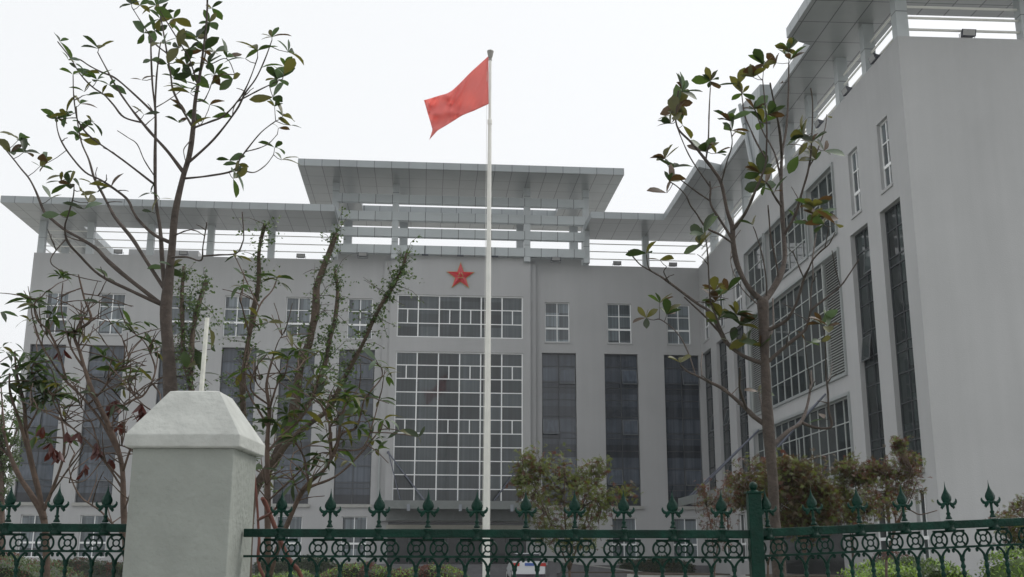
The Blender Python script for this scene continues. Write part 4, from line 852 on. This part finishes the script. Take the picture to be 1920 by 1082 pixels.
# ---- maples
def maple(v, stems, blobs, label, mats, seed, leafs=.05, per=420, bark='bark_shrub', name='maple_tree', base=None):
    T = Tree(v, seed, 6); r = T.r
    bx, by = base
    T.branch([(bx, by+ (1.4/pxm(v)-(by-1039))+10), (bx, by)], 9*8/v*1.2, 7*8/v*1.2, dv=0)
    for s_ in stems: T.branch([(bx, by)]+s_, 5*10/v, 1.6, dv=r.uniform(-.4, .4))
    for (x, y, rx, ry) in blobs:
        v1 = v+r.uniform(-.4, .4); c = atv(x, y, v1); Rx, Rz = rx*pxm(v), ry*pxm(v)
        # twigs to the blob
        nx, ny, nv2 = min(T.rec, key=lambda q: (q[0]-x)**2+(q[1]-y)**2*.6); q = atv(nx, ny, nv2)
        subs = []
        for k in range(4):
            b0 = c+Vector((r.uniform(-Rx, Rx), r.uniform(-Rx, Rx), -Rz*.6)); b1 = b0+Vector((r.gauss(0, .08), r.gauss(0, .08), Rz*r.uniform(1.2, 2.2)))
            T.w.tube([b0, b0.lerp(b1, .5)+rvec(r)*.02, b1], [.006, .004, .002], 4); subs.append(b1)
        for k in range(9):
            d = rvec(r); e_ = c+Vector((d.x*Rx, d.y*Rx, d.z*Rz))*r.uniform(.4, .95); subs.append(e_)
            T.w.tube([q, q.lerp(e_, .5)+rvec(r)*.04+Vector((0, 0, -.03)), e_], [.007, .0045, .002], 4)
        clumps = [c+Vector((d.x*Rx, d.y*Rx, d.z*Rz))*r.random()**.45 for d in [rvec(r) for _ in range(16)]]+subs[:4]+[q_*.5+c*.5 for q_ in subs[:4]]
        for k in range(per):
            cc = r.choice(clumps); p = cc+Vector((r.gauss(0, .062), r.gauss(0, .062), r.gauss(0, .048)))*(rx/38+.4)
            m_ = r.choices(range(len(mats)), weights=[w_ for _, w_ in mats])[0]
            n = (Vector((0, 0, .8))+rvec(r)*.9).normalized(); a = n.orthogonal().normalized(); a.rotate(Matrix.Rotation(r.uniform(0, 6.3), 3, n)); bb = n.cross(a)
            # palmate leaf: five thin lobes from one base
            for th in (-1.25, -.6, 0, .6, 1.25):
                L = leafs*r.uniform(.7, 1.1)*(1 if abs(th) < 1 else .7); d = a*math.cos(th)+bb*math.sin(th); s2 = n.cross(d)
                T.l.cur = m_; T.l.add([p, p+d*L*.5+s2*L*.11-n*L*.08, p+d*L-n*L*.25, p+d*L*.5-s2*L*.11-n*L*.08], [(0, 1, 2, 3)])
            T.l.cur = 0
    return T.finish(name, label, 'tree', bark, [m for m, _ in mats], 'maples in front of the building' if name == 'maple_tree' else None)
maple(15, [[(1040, 1000), (1010, 930), (990, 890)], [(1060, 980), (1058, 920), (1060, 880)], [(1090, 1000), (1110, 940), (1120, 900)], [(1075, 990), (1095, 950), (1150, 920)]],
      [(985, 885, 26, 20), (1010, 890, 30, 28), (1040, 880, 26, 22), (1055, 895, 32, 26), (1080, 905, 20, 20), (1100, 900, 20, 22), (1125, 930, 34, 22), (1160, 925, 26, 12), (1050, 940, 44, 24), (1010, 960, 32, 22), (1085, 965, 40, 24), (1040, 985, 36, 20), (1105, 1000, 34, 22), (990, 930, 22, 16), (1000, 870, 22, 14), (1030, 1010, 30, 18), (1070, 1020, 30, 16), (1130, 960, 30, 20), (1120, 880, 14, 14), (975, 900, 16, 14), (1040, 925, 40, 26), (1090, 930, 30, 24)],
      'bushy maple with green and rust red leaves right of the flagpole', [('maple_green', 8), ('maple_red', 1.5), ('maple_brown', 1.5)], 61, leafs=.068, per=105, base=(1068, 1070))
maple(17, [[(1410, 960), (1395, 910)], [(1450, 980), (1430, 900)]], [(1400, 905, 34, 22), (1425, 925, 34, 24), (1440, 890, 30, 20), (1390, 940, 24, 18)],
      'small rust coloured maple directly behind the magnolia trunk at the left side', [('maple_brown', 4), ('maple_red', 1.5), ('maple_green', 1.5)], 63, leafs=.075, per=290, base=(1440, 1060))
maple(16, [[(1490, 960), (1480, 900)], [(1510, 950), (1530, 900)], [(1500, 940), (1500, 890)]], [(1470, 900, 34, 22), (1500, 890, 34, 20), (1520, 915, 32, 22), (1480, 930, 40, 24), (1520, 950, 40, 24), (1480, 970, 40, 22), (1540, 975, 40, 18), (1550, 935, 26, 20), (1460, 920, 34, 26), (1500, 930, 44, 30), (1500, 990, 44, 18), (1480, 880, 30, 14)],
      'dense bronze maple to the right of the magnolia trunk', [('maple_brown', 5), ('maple_red', 1), ('maple_green', 3)], 65, leafs=.075, per=330, base=(1512, 1060))
maple(16.5, [[(1590, 960), (1580, 900)], [(1600, 950), (1620, 890)]], [(1580, 885, 24, 20), (1600, 905, 30, 22), (1570, 930, 32, 24), (1605, 945, 34, 24), (1630, 960, 28, 26), (1585, 975, 36, 22), (1625, 900, 22, 14)],
      'olive and brown leaved maple between the bronze maple and the red budded one', [('maple_green', 4), ('maple_brown', 4), ('maple_red', 1)], 67, leafs=.075, per=230, base=(1600, 1060))
maple(15, [[(1672, 1010), (1690, 970), (1700, 920), (1710, 880)], [(1680, 980), (1665, 930), (1660, 890)], [(1685, 975), (1705, 940), (1720, 900)], [(1675, 1000), (1655, 960), (1640, 920)], [(1692, 960), (1725, 965), (1757, 957)]],
      [(1660, 885, 26, 16), (1690, 880, 30, 14), (1710, 880, 16, 20), (1680, 905, 36, 16), (1655, 925, 30, 18), (1700, 925, 26, 16), (1640, 880, 18, 10), (1665, 950, 26, 12), (1700, 865, 14, 10), (1685, 835, 12, 10)],
      'upright maple with red buds close before the corner of the wing', [('maple_green', 3), ('maple_brown', 3), ('maple_red', 2.4)], 69, leafs=.065, per=150, base=(1662, 1050))
maple(22, [[(1335, 1000), (1325, 950)], [(1350, 990), (1365, 950)]], [(1325, 950, 22, 22), (1345, 935, 24, 20), (1335, 980, 28, 20), (1360, 970, 20, 26), (1340, 1015, 26, 14), (1370, 905, 16, 10), (1318, 925, 10, 16)],
      'thin rust red maple between the corner windows and the green post', [('maple_red', 4), ('maple_brown', 3), ('maple_green', 1)], 71, leafs=.065, per=90, base=(1340, 1070))
maple(14, [[(1900, 1000), (1890, 960)], [(1915, 980), (1920, 940)]], [(1885, 975, 24, 12), (1905, 990, 26, 20), (1915, 950, 18, 12), (1900, 1010, 24, 14)],
      'brown leaved maple cut by the right edge of the picture', [('maple_brown', 4), ('maple_green', 3), ('maple_red', 1)], 73, leafs=.05, per=220, base=(1905, 1060))
# far tree at the left edge
def leafy_tree(v, x, y, rx, ry, label, seed, n=2600, mats=('leaf_small', 'leaf_green'), L=.12):
    T = Tree(v, seed, 7); r = T.r; bz = 1039+1.4/pxm(v)
    T.branch([(x, bz+6), (x+2, (y+bz)/2), (x, y-ry*.6)], .35/pxm(v), .08/pxm(v), dv=0)
    Rx, Rz = rx*pxm(v), ry*pxm(v); c = atv(x, y, v)
    cl = [c+Vector((d.x*Rx, d.y*Rx, d.z*Rz))*r.random()**.4 for d in [rvec(r) for _ in range(70)]]
    for k in cl[:40]: T.w.tube([c+Vector((0, 0, r.uniform(-Rz, 0)*.5)), k], [.05, .015], 4)
    for k in range(n):
        cc = r.choice(cl); p = cc+rvec(r)*r.random()**.6*Rx*.33
        leaf(T.l, p, rvec(r), Vector((0, 0, 1))+rvec(r), L*r.uniform(.6, 1.2), L*.6, r.randrange(len(mats)), .2, .2, 2)
    T.finish('leafy_tree', label, 'tree', 'bark_shrub', list(mats))
leafy_tree(42, 2, 850, 32, 120, 'far light green leafy tree showing against the sky at the left edge', 81, 3600)
leafy_tree(60, -70, 860, 70, 110, 'far broad leafy tree standing beyond the left edge of the building', 83, 3000)
# ---- hedges
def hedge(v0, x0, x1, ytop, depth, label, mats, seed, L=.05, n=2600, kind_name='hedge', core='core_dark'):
    r = random.Random(seed); pL, pR = atv(x0, 1060, v0), atv(x1, 1060, v0); zt = atv((x0+x1)/2, ytop, v0).z
    c = (pL+pR)/2; c.z = 0; W_ = (pR-pL).length/2
    e = empty(kind_name, c, (0, 0, RZ)); tag(e, label, kind_name)
    def top(x, y): return zt*(.93+.09*math.sin(x*2.3+seed)+.05*math.sin(x*5.1+y*3+seed))*(1-.30*(abs(x)/W_)**4-.1*(abs(y)/depth)**3)
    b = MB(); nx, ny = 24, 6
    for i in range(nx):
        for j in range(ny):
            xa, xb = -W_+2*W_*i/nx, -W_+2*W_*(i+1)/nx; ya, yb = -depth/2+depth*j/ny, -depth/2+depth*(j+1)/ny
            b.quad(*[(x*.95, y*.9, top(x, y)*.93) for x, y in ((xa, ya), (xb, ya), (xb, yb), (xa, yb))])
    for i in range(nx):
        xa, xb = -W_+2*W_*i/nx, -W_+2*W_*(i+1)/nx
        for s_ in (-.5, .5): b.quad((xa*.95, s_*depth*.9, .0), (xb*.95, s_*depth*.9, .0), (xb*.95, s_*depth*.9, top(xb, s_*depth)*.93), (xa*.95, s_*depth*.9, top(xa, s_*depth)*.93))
    b.build('filler_core', core, e)  # inner shell added to stop see-through between the leaves, no real twigs
    b = MB(); ms = [m for m, _ in mats]; ws = [w_ for _, w_ in mats]
    for k in range(n):
        x = r.uniform(-W_, W_); 
        if r.random() < .5: y = r.uniform(-.5, .5)*depth; z = top(x, y)+r.gauss(.0, .03)
        else: y = -depth*.5+r.gauss(0, .05); z = top(x, y)*r.uniform(.35, 1.0)
        ma = r.choices(range(len(ms)), weights=ws)[0]
        if math.sin(x*3.1+seed)+math.sin(x*7.7) > 1.1: ma = len(ms)-1
        leaf(b, Vector((x, y, z)), rvec(r)+Vector((0, -.2, .5)), Vector((0, -.4, 1))+rvec(r)*.7, L*r.uniform(.6, 1.3), L*.5, ma, .2, .2, 2)
    b.build('foliage', ms, e)
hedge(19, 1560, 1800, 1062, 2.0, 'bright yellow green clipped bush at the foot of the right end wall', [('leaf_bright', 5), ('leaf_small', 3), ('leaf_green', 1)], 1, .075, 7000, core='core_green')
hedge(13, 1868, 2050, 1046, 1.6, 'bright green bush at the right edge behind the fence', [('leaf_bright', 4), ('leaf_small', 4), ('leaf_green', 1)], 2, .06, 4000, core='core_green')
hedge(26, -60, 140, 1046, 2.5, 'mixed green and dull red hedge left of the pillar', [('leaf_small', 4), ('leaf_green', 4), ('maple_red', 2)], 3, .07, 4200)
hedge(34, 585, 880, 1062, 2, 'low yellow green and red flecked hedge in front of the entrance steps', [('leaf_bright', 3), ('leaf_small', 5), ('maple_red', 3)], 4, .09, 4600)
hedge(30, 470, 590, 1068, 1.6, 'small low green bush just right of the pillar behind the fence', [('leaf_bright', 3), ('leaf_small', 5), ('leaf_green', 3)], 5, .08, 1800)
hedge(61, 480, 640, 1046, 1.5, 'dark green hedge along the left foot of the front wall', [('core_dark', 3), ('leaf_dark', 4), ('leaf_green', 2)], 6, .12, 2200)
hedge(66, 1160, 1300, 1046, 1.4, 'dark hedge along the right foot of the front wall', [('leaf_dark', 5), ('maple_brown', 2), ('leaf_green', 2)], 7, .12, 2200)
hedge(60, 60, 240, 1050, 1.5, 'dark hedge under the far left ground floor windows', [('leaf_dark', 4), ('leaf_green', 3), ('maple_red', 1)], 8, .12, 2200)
hedge(30, 1640, 1720, 1040, 1.4, 'dark red leaved bush behind the bright bush near the wing', [('maple_red', 3), ('maple_brown', 3), ('leaf_dead', 3)], 9, .07, 1600)
# ------------------------------------------------------------------ light haze in the air
b = MB(); b.box(-640, 640, -640, 640, -1, 34); hz = b.build('haze', 'plaster'); hz.data.materials.clear(); hz['kind'] = 'stuff'
hm = bpy.data.materials.new('haze'); hm.use_nodes = True; n = hm.node_tree.nodes; n.remove(n['Principled BSDF'])
pv = n.new('ShaderNodeVolumePrincipled'); pv.inputs['Density'].default_value = .0005; pv.inputs['Color'].default_value = (.93, .95, 1, 1)
hm.node_tree.links.new(pv.outputs[0], n['Material Output'].inputs['Volume']); hz.data.materials.append(hm)
